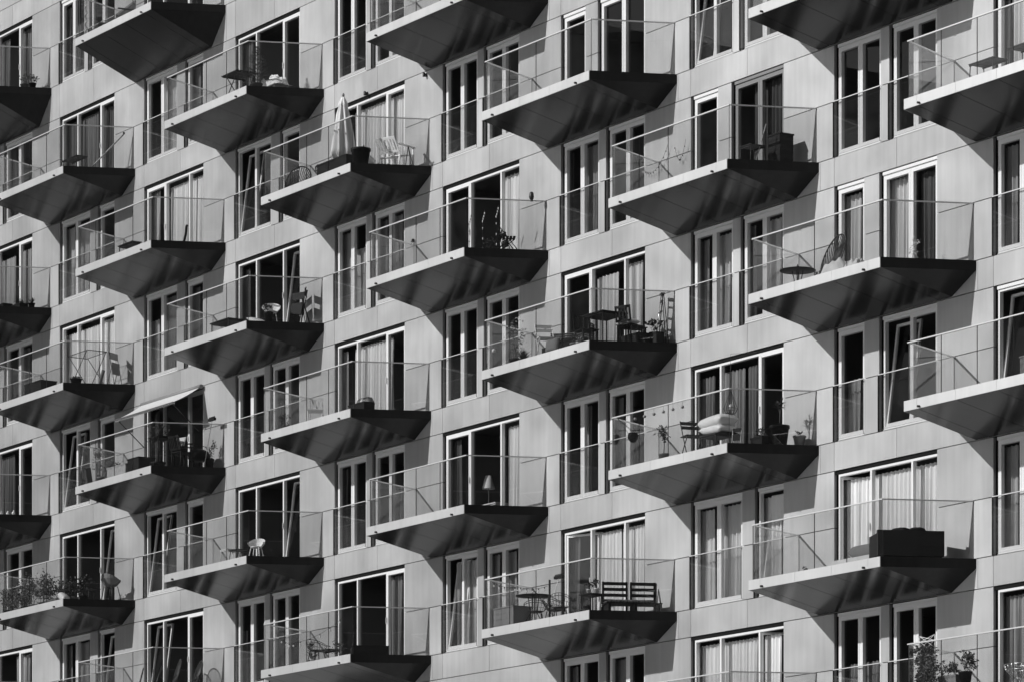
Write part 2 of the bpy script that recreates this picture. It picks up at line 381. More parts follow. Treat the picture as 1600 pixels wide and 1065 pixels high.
def added_block(x0,x1,y0,y1,h,face,label):
    # added unseen block, dark brick, put here so panes and side fascias mirror darkness
    t=tag(empty('added_dark_block',((x0+x1)/2,(y0+y1)/2,GZ)),label,'building')
    br=mat('dark_brick',.045,.9,var=.2,scale=1.5); cx_,cy_=(x0+x1)/2,(y0+y1)/2
    MB().box(x0-cx_,x1-cx_,y0-cy_,y1-cy_,0,h).build('wall',br,t)
    xf=(x1 if face>0 else x0)-cx_; n=int((y1-y0)/8)
    for L in range(int(h/6)):
        w=MB()
        for i in range(n):
            a=y0-cy_+i*8+2.5; w.box(min(xf,xf+face*.03),max(xf,xf+face*.03),a,a+3,L*6+3,L*6+5)
        w.build('window_row',STEEL,t)
    MB().box(x0-cx_-.3,x1-cx_+.3,y0-cy_-.3,y1-cy_+.3,h,h+.5).build('cornice',STEEL,t)
build_house()
added_block(-95,-66,-150,-4,46,1,'added dark brick block out of view at left for dark reflections')
added_block(100,125,-110,10,52,-1,'added dark brick block out of view at right for dark reflections')

# ---------------------------------------------------------------- things on the balconies
CL={}
def crumple_mb(w,d,h,seed=1,nx=26,ny=14):
    """a heap of creased cloth: lumpy dome with an uneven hem"""
    rnd=random.Random(seed); wv=[(rnd.uniform(3,14),rnd.uniform(3,14),rnd.uniform(0,6),rnd.uniform(.15,1)) for _ in range(9)]; b=MB(); V=[]
    for j in range(ny+1):
        row=[]
        for i in range(nx+1):
            u=-1+2*i/nx; v=-1+2*j/ny; r=min(1,(abs(u)**2.6+abs(v)**2.6)**(1/2.6)); f=(1-r**3)**.5 if r<1 else 0
            q=sum(a4*math.sin(a1*u+a2*v+a3) for a1,a2,a3,a4 in wv)/9; k_=1+.12*math.sin(3*u+seed)
            row.append(Vector((u*w/2*(1+.06*math.sin(5*v+seed)),v*d/2*k_,h*f*(.72+.75*q))))
        V.append(row)
    for j in range(ny):
        for i in range(nx): b.face([V[j][i],V[j][i+1],V[j+1][i+1],V[j+1][i]],0,True)
    b.face([(-w/2*.9,-d/2*.9,.0),(-w/2*.9,d/2*.9,.0),(w/2*.9,d/2*.9,.0),(w/2*.9,-d/2*.9,.0)])
    return b
def heap(label,loc,w,d,h,m,rz=0,seed=1,name='blanket',cat='blanket'):
    return tag(crumple_mb(w,d,h,seed).build(name,m,None,loc,math.radians(rz)),label,cat)
def cushion_mb(w,d,h,n=8,M=None,b=None):
    b=b or MB(); rs=[]
    for j in range(n+1):
        t=-1+2*j/n; ex=(1-abs(t)**5)**.5 if abs(t)<1 else .05
        ring=[]
        for q in range(16):
            a=q*math.pi/8; c,s_=math.cos(a),math.sin(a)
            px=math.copysign(abs(c)**.75,c)*h/2*max(ex,.06); py=math.copysign(abs(s_)**.5,s_)*d/2*(.86+.14*abs(t)**6 if abs(t)<1 else .9)
            v=Vector((t*w/2,py,px*(1-.35*abs(math.sin(a))**8)))
            ring.append(M@v if M else v)
        rs.append(ring)
    return b.rings(rs,0)
def pleat_mesh(w,h,folds=None,amp=.045,seed=0,slant=0.):
    rnd=random.Random(seed); folds=folds or max(3,int(w/.13)); n=folds*6; b=MB(); rows=7
    ph=[rnd.uniform(-.5,.5) for _ in range(folds+2)]; am=[rnd.uniform(.6,1.3) for _ in range(folds+2)]
    V=[]
    for r in range(rows+1):
        t=r/rows; row=[]
        for i in range(n+1):
            u=i/n; fi=u*folds; j=int(fi); 
            y=amp*am[j]*math.sin((fi)*2*math.pi+ph[j]*.6)*(.55+.6*t)
            x=u*w+(.03*math.sin(fi*3.1+seed))*t+slant*t*(u-.5)
            row.append((x,y,h-t*h-(.012*math.cos(fi*2*math.pi) if r==0 else 0)))
        V.append(row)
    for r in range(rows):
        for i in range(n): b.face([V[r][i],V[r+1][i],V[r+1][i+1],V[r][i+1]],0,True)
    return b.mesh('curtain',cl(.5))

def cl(t):
    if t not in CL: CL[t]=cloth_mat('cloth_%02d'%int(t*100),min(.88,t*1.6),.15)
    return CL[t]
WHITE=mat('white_paint',.78,.4); LIGHT=mat('pale_fabric',.55,.85,var=.08,scale=9,bump=.3); GREYF=mat('grey_fabric',.16,.9,var=.15,scale=40,bump=.3)
BLACKF=mat('black_fabric',.015,.9,spec=.1,var=.2,scale=30,bump=.3); WOOD=mat('weathered_wood',.13,.7,var=.3,scale=14); PALEW=mat('pale_wood',.4,.6,var=.15,scale=12)
PLAST=mat('dark_plastic',.014,.55,spec=.15); GPLAST=mat('grey_plastic',.2,.5); CERAM=mat('white_ceramic',.75,.25); SOIL=mat('soil',.03,.95,bump=.6,scale=60)
LEAF=mat('leaf',.07,.5,var=.4,scale=8); LEAFD=mat('dark_leaf',.03,.5,var=.4,scale=8); LEAFP=mat('pale_leaf',.2,.6,var=.3,scale=8); BARK=mat('bark',.06,.9)
CHROME=mat('bright_wire',.7,.25,.9)
def at(k,L,x,y,z=0.): return (cx(k)+x,y,cz(L)+z)
def thing(name,label,cat,loc,rz=0,group=None): return tag(empty(name,loc,math.radians(rz)),label,cat,group)
def legs(t,pts,h,r=.014,m=None,splay=0.,name='leg'):
    for x,y in pts:
        MB().tube([(x+math.copysign(splay,x),y+math.copysign(splay,y),0),(x,y,h)],r,6).build(name,m or STEEL,t)
def table(label,loc,w,d,h,m,rz=0,top=.025,name='table',legm=None,r=.016):
    t=thing(name,label,'table',loc,rz)
    b=MB().box(-w/2,w/2,-d/2,d/2,h-top,h); b.box(-w/2+.03,w/2-.03,-d/2+.03,d/2-.03,h-top-.03,h-top-.001); b.build('tabletop',m,t)
    legs(t,[(sx*(w/2-.04),sy*(d/2-.04)) for sx in(-1,1) for sy in(-1,1)],h-top-.031,r,legm or m); return t
def round_table(label,loc,r,h,m,splay=True):
    t=thing('round_table',label,'table',loc)
    MB().lathe([(.01,h-.022),(r-.01,h-.022),(r,h-.012),(r,h-.004),(r-.012,h),(.01,h)],28).build('tabletop',m,t)
    for i in range(4):
        a=math.pi/4+i*math.pi/2; c,s_=math.cos(a),math.sin(a)
        MB().tube([(c*r*.62,s_*r*.62,0),(c*r*.18,s_*r*.18,h*.45),(c*r*.30,s_*r*.30,h-.023)],.011,6).build('leg',m,t)
    return t
def stool(label,loc,w,h,m,rz=0,group=None,d=None):
    t=thing('stool',label,'stool',loc,rz,group); d=d or w
    b=MB()
    for i in range(4): b.box(-w/2+i*w/4+.006,-w/2+(i+1)*w/4-.006,-d/2,d/2,h-.02,h)
    b.box(-w/2,w/2,-d/2+.02,-d/2+.045,h-.045,h-.021).box(-w/2,w/2,d/2-.045,d/2-.02,h-.045,h-.021); b.build('seat',m,t)
    legs(t,[(sx*(w/2-.03),sy*(d/2-.03)) for sx in(-1,1) for sy in(-1,1)],h-.046,.011,m,.02); return t
def slat_chair(label,loc,m,rz=0,w=.48,h=.82,sh=.43,arms=False,lean=14,name='slatted_chair',n=7,recl=0.):
    """garden chair of flat slats: seat, back, legs, arms"""
    t=thing(name,label,'chair',loc,rz)
    M=Matrix.Translation((0,0,sh))@Matrix.Rotation(math.radians(recl),4,'X')
    b=MB()
    for i in range(6): y=-.24+i*.085; b.box(-w/2,w/2,y,y+.06,-.018,0,M=M)
    b.build('seat',m,t)
    B=Matrix.Translation((0,.24,sh))@Matrix.Rotation(math.radians(-lean),4,'X'); b=MB(); hb=h-sh
    b.box(-w/2,w/2,-.012,.012,hb-.06,hb,M=B).box(-w/2,w/2,-.012,.012,.04,.09,M=B)
    for i in range(n): x=-w/2+.02+i*(w-.04)/(n-1); b.box(x-.02,x+.02,-.011,.011,.091,hb-.061,M=B)
    b.build('backrest',m,t)
    legs(t,[(-w/2+.03,-.2),(w/2-.03,-.2),(-w/2+.03,.22),(w/2-.03,.22)],sh-.03,.02,m)
    if arms:
        for s_ in (-1,1): MB().box(s_*(w/2+.03)-.035,s_*(w/2+.03)+.035,-.3,.3,sh+.2,sh+.225).box(s_*(w/2+.03)-.02,s_*(w/2+.03)+.02,-.26,-.22,0,sh+.199).build('armrest',m,t)
    return t
def folding_chair(label,loc,m,rz=0,folded=False,sm=None,z=0,group=None):
    t=thing('folding_chair',label,'chair',loc,rz,group); w=.4
    if folded:
        for s_ in (-1,1):
            MB().tube([(s_*w/2,-.1,0),(s_*w/2,.08,.92)],.012,6).build('leg',m,t); MB().tube([(s_*(w/2-.03),.16,0),(s_*(w/2-.03),-.03,.62)],.012,6).build('leg',m,t)
        MB().box(-w/2,w/2,.04,.065,.72,.9).build('backrest',sm or m,t); MB().box(-w/2+.02,w/2-.02,-.03,0,.3,.62).build('seat',sm or m,t)
    else:
        for s_ in (-1,1):
            MB().tube([(s_*w/2,-.24,0),(s_*w/2,.2,.8)],.012,6).build('leg',m,t); MB().tube([(s_*(w/2-.03),.24,0),(s_*(w/2-.03),-.18,.44)],.012,6).build('leg',m,t)
        b=MB()
        for i in range(5): b.box(-w/2,w/2,-.2+i*.08,-.2+i*.08+.06,.44,.46)
        b.build('seat',sm or m,t)
        b=MB()
        for zz in (.62,.72): b.box(-w/2,w/2,.12+(zz-.62)*.5,.14+(zz-.62)*.5,zz,zz+.07)
        b.build('backrest',sm or m,t)
    return t
def shell_chair(label,loc,m,rz=0,s=1.,lm=None,wire=False,group=None,cat='chair'):
    """moulded bucket chair; wire=True makes the shell an open mesh of rods"""
    t=thing('bucket_chair',label,cat,loc,rz,group); n=14; rows=7; sh=.42*s; V=[]
    for r in range(rows+1):
        row=[]
        for i in range(n+1):
            a=math.pi*(-.62+1.24*i/n); q=r/rows
            rad=(.15+.13*min(1,q*1.4))*s; hh=(.05*q+.36*max(0,q-.25)*(.38+.62*max(0,math.cos(a))))*s
            row.append(Vector((math.sin(a)*rad*1.02,math.cos(a)*rad,sh+hh)))
        V.append(row)
    b=MB()
    if wire:
        for i in range(n+1): b.tube([V[r][i] for r in range(rows+1)],.0045,4)
        for r in range(0,rows+1,2): b.tube(V[r],.0045 if r<rows-1 else .008,4)
        b.tube(V[rows],.008,4)
    else:
        for r in range(rows):
            for i in range(n): b.face([V[r][i],V[r][i+1],V[r+1][i+1],V[r+1][i]],0,True)
    b.build('backrest',m,t)
    MB().lathe([(.01,sh-.03),(.13*s,sh-.025),(.19*s,sh),(.185*s,sh+.012),(.12*s,sh-.008),(.01,sh-.014)],16).build('seat',m,t)
    legs(t,[(sx*.13*s,sy*.13*s) for sx in(-1,1) for sy in(-1,1)],sh-.02,.012,lm or m,.07*s); return t
def hoop_chair(label,loc,rz=0,r=.42,m=None,tilt=35,solid=False,group=None):
    """round string chair: hoop, cords to a small seat ring, wire feet"""
    t=thing('string_chair',label,'chair',loc,rz,group); m=m or STEEL
    M=Matrix.Translation((0,.12,r+.04))@Matrix.Rotation(math.radians(90-tilt),4,'X'); hoop=[]; inn=[]
    for i in range(32):
        a=i*math.pi/16; hoop.append(M@Vector((r*math.cos(a),r*.98*math.sin(a)+.02,.12*math.cos(2*a)*0)))
        inn.append(Vector((.12*math.cos(a),-.06+.12*math.sin(a),.24)))
    MB().tube(hoop,.016,7,closed=True).build('frame',m,t)
    b=MB()
    for i in range(32):
        mid=(hoop[i]+inn[i])/2+Vector((0,0,-.06)); b.tube([hoop[i],mid,inn[i]],.012,4)
    b.tube(inn,.008,5,closed=True); b.build('cord_seat',m,t)
    for x,y in ((-.25,-.3),(.25,-.3),(-.22,.3),(.22,.3)):
        MB().tube([(x,y,0),(x*.55,y*.4-.04,.25)],.01,5).build('leg',m,t)
    return t
def leaf_quad(b,p,d,l,w,mi=0,rnd=random):
    d=d.normalized(); s_=d.cross(Vector((rnd.uniform(-1,1),rnd.uniform(-1,1),rnd.uniform(-1,1)))).normalized()*w/2
    b.face([p,p+d*l*.5+s_,p+d*l,p+d*l*.5-s_],mi)
def bush_mb(r,h,n,l=.06,w=.03,seed=1,z0=0.,stems=5,b=None,o=(0,0)):
    rnd=random.Random(seed); b=b or MB(); cl_=[]
    for i in range(max(6,n//22)):
        a=rnd.uniform(0,6.28); rr=r*math.sqrt(rnd.random())*.8; cl_.append(Vector((o[0]+rr*math.cos(a),o[1]+rr*math.sin(a),z0+h*(.25+.7*rnd.random()))))
    for i in range(stems):
        c=cl_[i%len(cl_)]; b.tube([(o[0]+rnd.uniform(-.03,.03),o[1]+rnd.uniform(-.03,.03),z0-.02),((c.x+o[0])/2,(c.y+o[1])/2,z0+(c.z-z0)*.55),tuple(c)],[.006,.004,.002],4)
    for i in range(n):
        c=rnd.choice(cl_); p=c+Vector((rnd.gauss(0,r*.22),rnd.gauss(0,r*.22),rnd.gauss(0,h*.11)))
        p.z=max(p.z,z0)
        leaf_quad(b,p,Vector((rnd.uniform(-1,1),rnd.uniform(-1,1),rnd.uniform(-.5,1))),l*rnd.uniform(.6,1.3),w*rnd.uniform(.7,1.2),0,rnd)
    return b
def pot_mb(r,h,m=None): return MB().lathe([(r*.02,0),(r*.72,0),(r*.95,h*.85),(r*1.04,h*.86),(r*1.04,h),(r*.9,h),(r*.88,h*.9),(r*.02,h*.9)],18)
def potted(label,loc,r,ph,fr,fh,n,pm=None,lm=None,seed=1,l=.07,w=.035,kind='bush',name='potted_plant',group=None):
    t=thing(name,label,'potted plant',loc,0,group)
    pot_mb(r,ph).build('pot',pm or PLAST,t)
    MB().lathe([(.005,ph*.9+.001),(r*.86,ph*.9+.004),(r*.5,ph*.93),(.005,ph*.94)],12).build('soil',SOIL,t)
    if kind=='bush': f=bush_mb(fr,fh,n,l,w,seed,ph*.95)
    elif kind=='spiky':
        f=MB(); rnd=random.Random(seed)
        for i in range(n):
            a=rnd.uniform(0,6.28); e=rnd.uniform(.4,1.4); d=Vector((math.cos(a)*math.cos(e),math.sin(a)*math.cos(e),math.sin(e)))
            s_=d.cross(Vector((0,0,1))).normalized()*.012; p=Vector((0,0,ph*.93)); L_=fh*rnd.uniform(.7,1.05); q=p+d*L_*.6; e2=p+d*L_-Vector((0,0,L_*.08))
            f.face([p-s_,p+s_,q+s_*.9,q-s_*.9]); f.face([q-s_*.9,q+s_*.9,e2])
    elif kind=='tree':
        f=bush_mb(fr,fh*.6,n,l,w,seed,ph+fh*.4,stems=7)
        MB().tube([(0,0,ph*.9),(.01,.01,ph+fh*.3),(0,0,ph+fh*.5)],[.012,.009,.006],6).build('trunk',BARK,t)
    elif kind=='dragon':
        f=MB(); rnd=random.Random(seed)
        tb=MB().tube([(0,0,ph*.9),(.02,0,ph+fh*.35),(.05,0,ph+fh*.7)],[.022,.016,.012],6); tb.tube([(.02,0,ph+fh*.35),(-.05,.02,ph+fh*.6)],.01,5); tb.build('trunk',BARK,t)
        for o_ in ((.05,0,ph+fh*.7),(-.05,.02,ph+fh*.6)):
            for i in range(n):
                a=rnd.uniform(0,6.28); e=rnd.uniform(-.1,1.4); d=Vector((math.cos(a)*math.cos(e),math.sin(a)*math.cos(e),math.sin(e))); p=Vector(o_)
                s_=d.cross(Vector((0,0,1))).normalized()*.011; L_=fh*rnd.uniform(.28,.42); q=p+d*L_*.6; e2=p+d*L_-Vector((0,0,L_*.25))
                f.face([p-s_,p+s_,q+s_,q-s_]); f.face([q-s_,q+s_,e2])
    elif kind=='conifer':
        f=MB(); rnd=random.Random(seed)
        MB().tube([(0,0,ph*.9),(0,0,ph+fh)],[.014,.003],5).build('trunk',BARK,t)
        for i in range(n):
            q=rnd.random(); z=ph+fh*(.05+.93*q); rr=fr*(1-q)*1.05+.03; a=rnd.uniform(0,6.28); d=Vector((math.cos(a),math.sin(a),rnd.uniform(-.1,.5))).normalized()
            for s3 in range(9): leaf_quad(f,Vector((0,0,z))+d*rr*(s3+1)/9,d+Vector((rnd.uniform(-.9,.9),rnd.uniform(-.9,.9),rnd.uniform(-.3,.9))),.045,.012,0,rnd)
            f.tube([(0,0,z),tuple(Vector((0,0,z))+d*rr)],.003,3)
    f.build('foliage',lm or LEAF,t); return t
def planter(label,loc,w,d,h,m,rz=0,fh=0,n=0,lm=None,seed=3,name='planter_box',cat='planter'):
    t=thing(name,label,cat,loc,rz); b=MB(); q=.02
    b.box(-w/2,w/2,-d/2,-d/2+q,0,h).box(-w/2,w/2,d/2-q,d/2,0,h).box(-w/2,-w/2+q,-d/2+q,d/2-q,0,h).box(w/2-q,w/2,-d/2+q,d/2-q,0,h).box(-w/2+q,w/2-q,-d/2+q,d/2-q,.02,h*.85)
    b.box(-w/2-.01,w/2+.01,-d/2-.012,-d/2-.001,h-.04,h-.002)
    b.build('box',m,t)
    MB().box(-w/2+q+.002,w/2-q-.002,-d/2+q+.002,d/2-q-.002,h*.85+.001,h*.88).build('soil',SOIL,t)
    if n:
        f=MB()
        for i in range(max(2,int(w/.22))): bush_mb(.13,fh,n//max(2,int(w/.22)),.06,.03,seed+i,h*.88,4,f,(-w/2+.12+i*.22,0))
        f.build('foliage',lm or LEAF,t)
    return t
def crate(label,loc,w,d,h,m,rz=0,lid=True,name='storage_box',cat='storage box'):
    t=thing(name,label,cat,loc,rz); b=MB(); n=max(3,int(h/.11))
    for i in range(n): z0=i*h/n; b.box(-w/2,w/2,-d/2,d/2,z0+.004,z0+h/n-.004)
    b.box(-w/2+.006,w/2-.006,-d/2+.006,d/2-.006,.0,h-.006); b.build('body',m,t)
    if lid: MB().box(-w/2-.015,w/2+.015,-d/2-.015,d/2+.015,h,h+.03).build('lid',m,t)
    return t
def cushion(label,loc,w,d,h,m,rz=0,tx=0,ty=0,name='cushion',group=None):
    M=Matrix.Rotation(math.radians(ty),4,'Y')@Matrix.Rotation(math.radians(tx),4,'X')
    o=cushion_mb(w,d,h,10,M).build(name,m,None,loc,math.radians(rz)); return tag(o,label,'cushion',group)
def broom(label,a,b,head='brush',m=None):
    a=Vector(a); b=Vector(b); t=thing('broom',label,'broom',tuple(a)); d=b-a
    MB().tube([(0,0,0),tuple(d)],.012,6).build('handle',m or PALEW,t)
    q=MB().box(-.17,.17,-.035,.035,d.z-.02,d.z+.05,M=Matrix.Translation((d.x,d.y,0))@Matrix.Rotation(math.radians(-12),4,'Y') if False else Matrix.Translation((d.x,d.y,0)))
    for i in range(16): q.tube([(d.x-.16+i*.021,d.y,d.z+.05),(d.x-.17+i*.0225,d.y,d.z+.09)],.006,3)
    q.build('brush_head',PLAST,t); return t
def string_lights(label,pts,n,sag,group=None,r=.022):
    t=thing('string_lights',label,'string lights',pts[0],0,group); o=Vector(pts[0]); P_=[]
    for a,b in zip(pts[:-1],pts[1:]):
        a=Vector(a)-o; b=Vector(b)-o
        for i in range(10): q=i/10; P_.append(a.lerp(b,q)-Vector((0,0,sag*4*q*(1-q))))
    P_.append(b); MB().tube(P_,.004,4).build('cable',PLAST,t)
    for i in range(n):
        p=P_[min(len(P_)-1,int((i+.5)/n*(len(P_)-1)))]
        q=MB().lathe([(.002,0),(.011,-.005),(.011,-.035),(.012,-.036)],8,0,p); q.build('socket',PLAST,t)
        MB().lathe([(.010,-.037),(r,-.06),(r*.9,-.08),(.004,-.092)],10,0,p).build('bulb',CERAM,t)
    return t
def closed_parasol(label,loc,h):
    t=thing('closed_parasol',label,'parasol',loc)
    MB().lathe([(.01,0),(.24,0),(.24,.05),(.05,.07),(.03,.3),(.01,.3)],20).build('base',PLAST,t)
    MB().tube([(0,0,.06),(0,0,h)],.02,8).build('pole',PALEW,t)
    rs=[]; n=48
    for z,r in ((h-.06,.035),(h-.12,.055),(h-.2,.085),(h-.28,.10),(h-.3,.085),(h-.5,.12),(h-.8,.16),(h-1.1,.195),(h-1.35,.215),(h-1.52,.23),(h-1.56,.20)):
        ring=[]
        for i in range(n):
            a=i*2*math.pi/n; f=1+.26*math.cos(8*a+z*1.3)*min(1,(h-z)/.5)+.07*math.sin(3*a+z*4)
            r_=r*1.18; ring.append(Vector((r_*f*math.cos(a),r_*f*math.sin(a),z+(.05*math.cos(8*a) if z<h-1.5 else 0))))
        rs.append(ring)
    MB().rings(rs).build('canopy',mat('parasol_canvas',.72,.8,var=.05,scale=5,bump=.2),t)
    MB().lathe([(.008,h-.055),(.03,h-.05),(.034,h),(.02,h+.03),(.004,h+.04)],12).build('finial',GPLAST,t)
    return t
def sofa(label,loc,rz,w=1.7,d=.8,back=.55,m=None,tall=.55):
    t=thing('sofa',label,'sofa',loc,rz); m=m or BLACKF
    MB().box(-w/2,w/2,-d/2,d/2,.05,.26).build('base',m,t)
    MB().box(-w/2,w/2,d/2-.12,d/2,.261,tall).build('backrest',m,t)
    for s_ in (-1,1): MB().box(min(s_*w/2,s_*(w/2-.12)),max(s_*w/2,s_*(w/2-.12)),-d/2,d/2-.121,.261,tall-.06).build('armrest',m,t)
    cushion_mb(w-.26,d-.16,.12,8,Matrix.Translation((0,-.06,.30))).build('seat_cushion',m,t)
    legs(t,[(sx*(w/2-.06),sy*(d/2-.06)) for sx in(-1,1) for sy in(-1,1)],.05,.02,STEEL); return t
def wall_lamp(label,loc):
    t=thing('wall_lamp',label,'lamp',loc)
    MB().box(-.03,.03,-.02,0,-.04,.04).build('bracket',STEEL,t)
    MB().lathe([(.005,-.05),(.032,-.05),(.035,-.04),(.035,.04),(.02,.05),(.005,.05)],14,0,(0,-.075,0)).build('lamp_body',STEEL,t)
    MB().tube([(0,-.02,0),(0,-.04,0)],.012,6).build('arm',STEEL,t)
# ---- top row
def furnish():
    t=thing('slatted_bench','dark bench with upright slat back on the highest balcony at upper left','bench',at(2,0,-4.7,-.85),-8)
    b=MB(); 
    for i in range(5): b.box(-.8,.8,-.22+i*.09,-.22+i*.09+.07,.42,.44)
    b.build('seat',WOOD,t); b=MB().box(-.8,.8,.25,.28,.86,.92).box(-.8,.8,.25,.28,.5,.55)
    for i in range(17): x=-.78+i*.0975; b.box(x-.02,x+.02,.255,.275,.551,.859)
    b.build('backrest',WOOD,t)
    for x in (-.72,.72):
        for y in (-.2,.26): MB().box(x-.03,x+.03,y-.03,y+.03,0,.419 if y<0 else .86).build('leg',WOOD,t)
    for s_ in (-.82,.82): MB().box(s_-.03,s_+.03,-.25,.24,.62,.65).build('armrest',WOOD,t)
    t=thing('rope_coil_post','pale twisted rope wound round a pole at the top left balcony corner','rope',at(2,0,-5.05,-1.62))
    MB().tube([(0,0,0),(0,0,1.6)],.016,6).build('pole',PALEW,t)
    MB().tube([(.035*math.cos(a*.55),.035*math.sin(a*.55),.02+a*.0195) for a in range(78)],.014,5).build('rope',cl(.6),t)
    # balcony with the folding table and spruce
    t=thing('folding_table','dark folding slat table beside the spruce on an upper left balcony','table',at(3,1,-2.35,-1.15))
    b=MB()
    for i in range(7): b.box(-.42,.42,-.33+i*.095,-.33+i*.095+.075,.7,.72)
    b.box(-.38,-.34,-.32,.32,.67,.699).box(.34,.38,-.32,.32,.67,.699); b.build('tabletop',PLAST,t)
    for y in (-.26,.26):
        MB().tube([(-.36,y,0),(.3,y,.68)],.013,6).build('leg',PLAST,t); MB().tube([(.36,y*.9,0),(-.3,y*.9,.68)],.013,6).build('leg',PLAST,t)
    potted('small spruce tree in a dark pot beside the folding table',at(3,1,-1.28,-1.25),.15,.24,.42,.95,150,PLAST,LEAFD,5,kind='conifer',name='potted_spruce')
    heap('crumpled white pillow lying behind the spruce on an upper left balcony',at(3,1,-1.75,-.5,.342),.95,.45,.36,mat('pillow_cotton',.7,.85,bump=.2,scale=12),10,4,'pillow','pillow')
    table('low bench under the crumpled white pillow',at(3,1,-1.8,-.5),.95,.42,.34,WOOD,0,name='low_bench')
    MB_=MB().tube([(-.6,0,0),(-.3,0,.06),(.1,0,.05),(.5,0,.0)],.015,5); tag(MB_.build('garden_hose',PLAST,None,at(3,1,-1.05,-1.2,.02)),'dark hose lying on the deck by the spruce','hose')
    # k1 L1
    stool('low dark slatted stool at the corner of the second balcony from left edge, upper left',at(1,1,-1.12,-1.3),.9,.34,PLAST,0,d=.35)
    t=thing('leaning_pole','long pale pole leaning diagonally across the skewed glass at upper left','pole',at(1,1,-1.0,-.6))
    MB().tube([(0,-.35,.02),(.78,.37,.98)],.022,8).build('shaft',PALEW,t); MB().lathe([(.005,0),(.028,0),(.028,.05),(.005,.05)],8,0,(.78,.37,.98)).build('cap',PLAST,t)
    # k0 L0
    potted('bushy plant in a dark pot on the topmost balcony at the left edge',at(0,0,-.62,-.55),.13,.16,.18,.3,120,seed=11)
    potted('smaller plant beside the bushy pot, topmost balcony at the left edge',at(0,0,-.3,-.45),.11,.14,.15,.24,90,seed=12)
    # parasol balcony
    closed_parasol('closed white parasol standing on the upper centre left balcony',at(4,2,-1.95,-1.35),1.98)
    planter('long dark planter box below the closed white parasol',at(4,2,-1.98,-1.5),1.45,.34,.34,PLAST)
    potted('large dark square rimmed tub beside the closed white parasol',at(4,2,-.98,-1.42),.24,.44,.1,.08,16,PLAST,seed=3,name='garden_tub')
    hoop_chair('dark round string chair at the far left end of the parasol balcony',at(4,2,-5.0,-1.0),-75,.40)
    t=thing('curved_ornament','small dark S shaped ornament standing on the parasol balcony edge','ornament',at(4,2,-2.75,-1.62))
    MB().tube([(.1,0,.33),(.0,0,.36),(-.1,0,.33),(-.1,0,.24),(0,0,.21),(.1,0,.17),(.1,0,.08),(0,0,.04),(-.1,0,.07)],.022,7).build('curve',STEEL,t); MB().lathe([(.01,0),(.09,0),(.09,.02),(.01,.03)],14).build('foot',STEEL,t)
    slat_chair('white slatted garden armchair on the parasol balcony',at(4,2,-.62,-.62),WHITE,200,.62,.72,.28,True,32,'garden_armchair',8,-10)
    slat_chair('white slatted footstool chair behind the white garden armchair',at(4,2,-1.35,-.5),WHITE,160,.5,.5,.22,False,50,'garden_chair',6)
    t=thing('folded_easel','grey folded easel leaning by the skewed end of the parasol balcony','easel',at(4,2,-.33,-.45))
    for a,b in (((-.14,0,0),(0,0,.5)),((.14,0,0),(0,0,.5)),((0,.15,0),(0,0,.5))): MB().tube([a,b],.012,5).build('leg',GPLAST,t)
    # k2 L2
    table('small low black table on the balcony above the two leaning chairs',at(2,2,-2.95,-1.35),.85,.3,.34,PLAST,0,name='low_table')
    tag(MB().tube([(0,0,0),(.12,0,.22),(.16,0,.42),(.2,0,.45)],.035,8).build('rolled_mat',PLAST,None,at(2,2,-.78,-.85,.02)),'dark rolled mat leaning in front of white curtains at centre left','mat')
    # k0 L2
    planter('dark planter box at the left picture edge, second balcony down',at(0,2,-1.5,-.85),.8,.3,.22,PLAST)
    planter('dark planter with low succulents at the left edge, second balcony down',at(0,2,-.8,-.62),.55,.26,.16,PLAST,fh=.14,n=90,lm=LEAFD)
    potted('spiky plant at the right end of the left edge balcony, second down',at(0,2,-.36,-.45),.1,.14,.12,.24,22,PLAST,LEAFD,5,kind='spiky')
    # k5 L3
    t=thing('rail_lamp','small black lamp clamped on the railing of the upper central balcony','lamp',at(5,3,-.2,-.33,BR))
    MB().lathe([(.005,.02),(.05,.03),(.06,.08),(.05,.16),(.03,.19),(.005,.19)],12).build('lamp_head',STEEL,t); MB().box(-.02,.02,-.03,.03,-.03,.03).build('clamp',STEEL,t)
    folding_chair('black cushioned deck chair by the pale curtain of upper central balcony',at(5,3,-.62,-.75),PLAST,150,False,BLACKF).scale=(1,1,.7)
    folding_chair('black deck chair leaning behind the cushioned one, upper central balcony',at(5,3,-.95,-.6),PLAST,170,True,BLACKF).scale=(.9,.9,.55)
    potted('low dark bushy plant left of the black deck chairs, upper central balcony',at(5,3,-1.35,-.8),.14,.14,.22,.26,160,PLAST,LEAFD,21)
    t=thing('pinwheel','small dark pinwheel on a stick at the left part of the upper central balcony','pinwheel',at(5,3,-4.4,-1.0))
    MB().tube([(0,0,0),(0,0,.86)],.008,5).build('stick',STEEL,t); b=MB()
    for i in range(8):
        a=i*math.pi/4; b.face([(0,-.02,.86),(.09*math.cos(a),-.02,.86+.09*math.sin(a)),(.09*math.cos(a+.5),-.05,.86+.09*math.sin(a+.5))]); b.face([(0,-.02,.86),(.05*math.cos(a+.5),.01,.86+.05*math.sin(a+.5)),(.08*math.cos(a+.2),.03,.86+.08*math.sin(a+.2))])
    b.build('vanes',PLAST,t)
    for i,x in enumerate((-.95,-1.55,-2.15)):
        string_lights(['strand of tiny lights hanging nearest the corner, upper central balcony glass','strand of tiny lights hanging as the middle one, upper central balcony','strand of tiny lights hanging farthest left, upper central balcony'][i],[at(5,3,x+.2,-.9,1.1),at(5,3,x+.1,-.9,.9),at(5,3,x+.12,-.9,.1)],7,.01,'hanging light strands on the upper central balcony',.012)
    # k1 L3
    t=thing('drying_rack','wire clothes drying rack on the balcony above the awning','drying rack',at(1,3,-1.25,-.85),0)
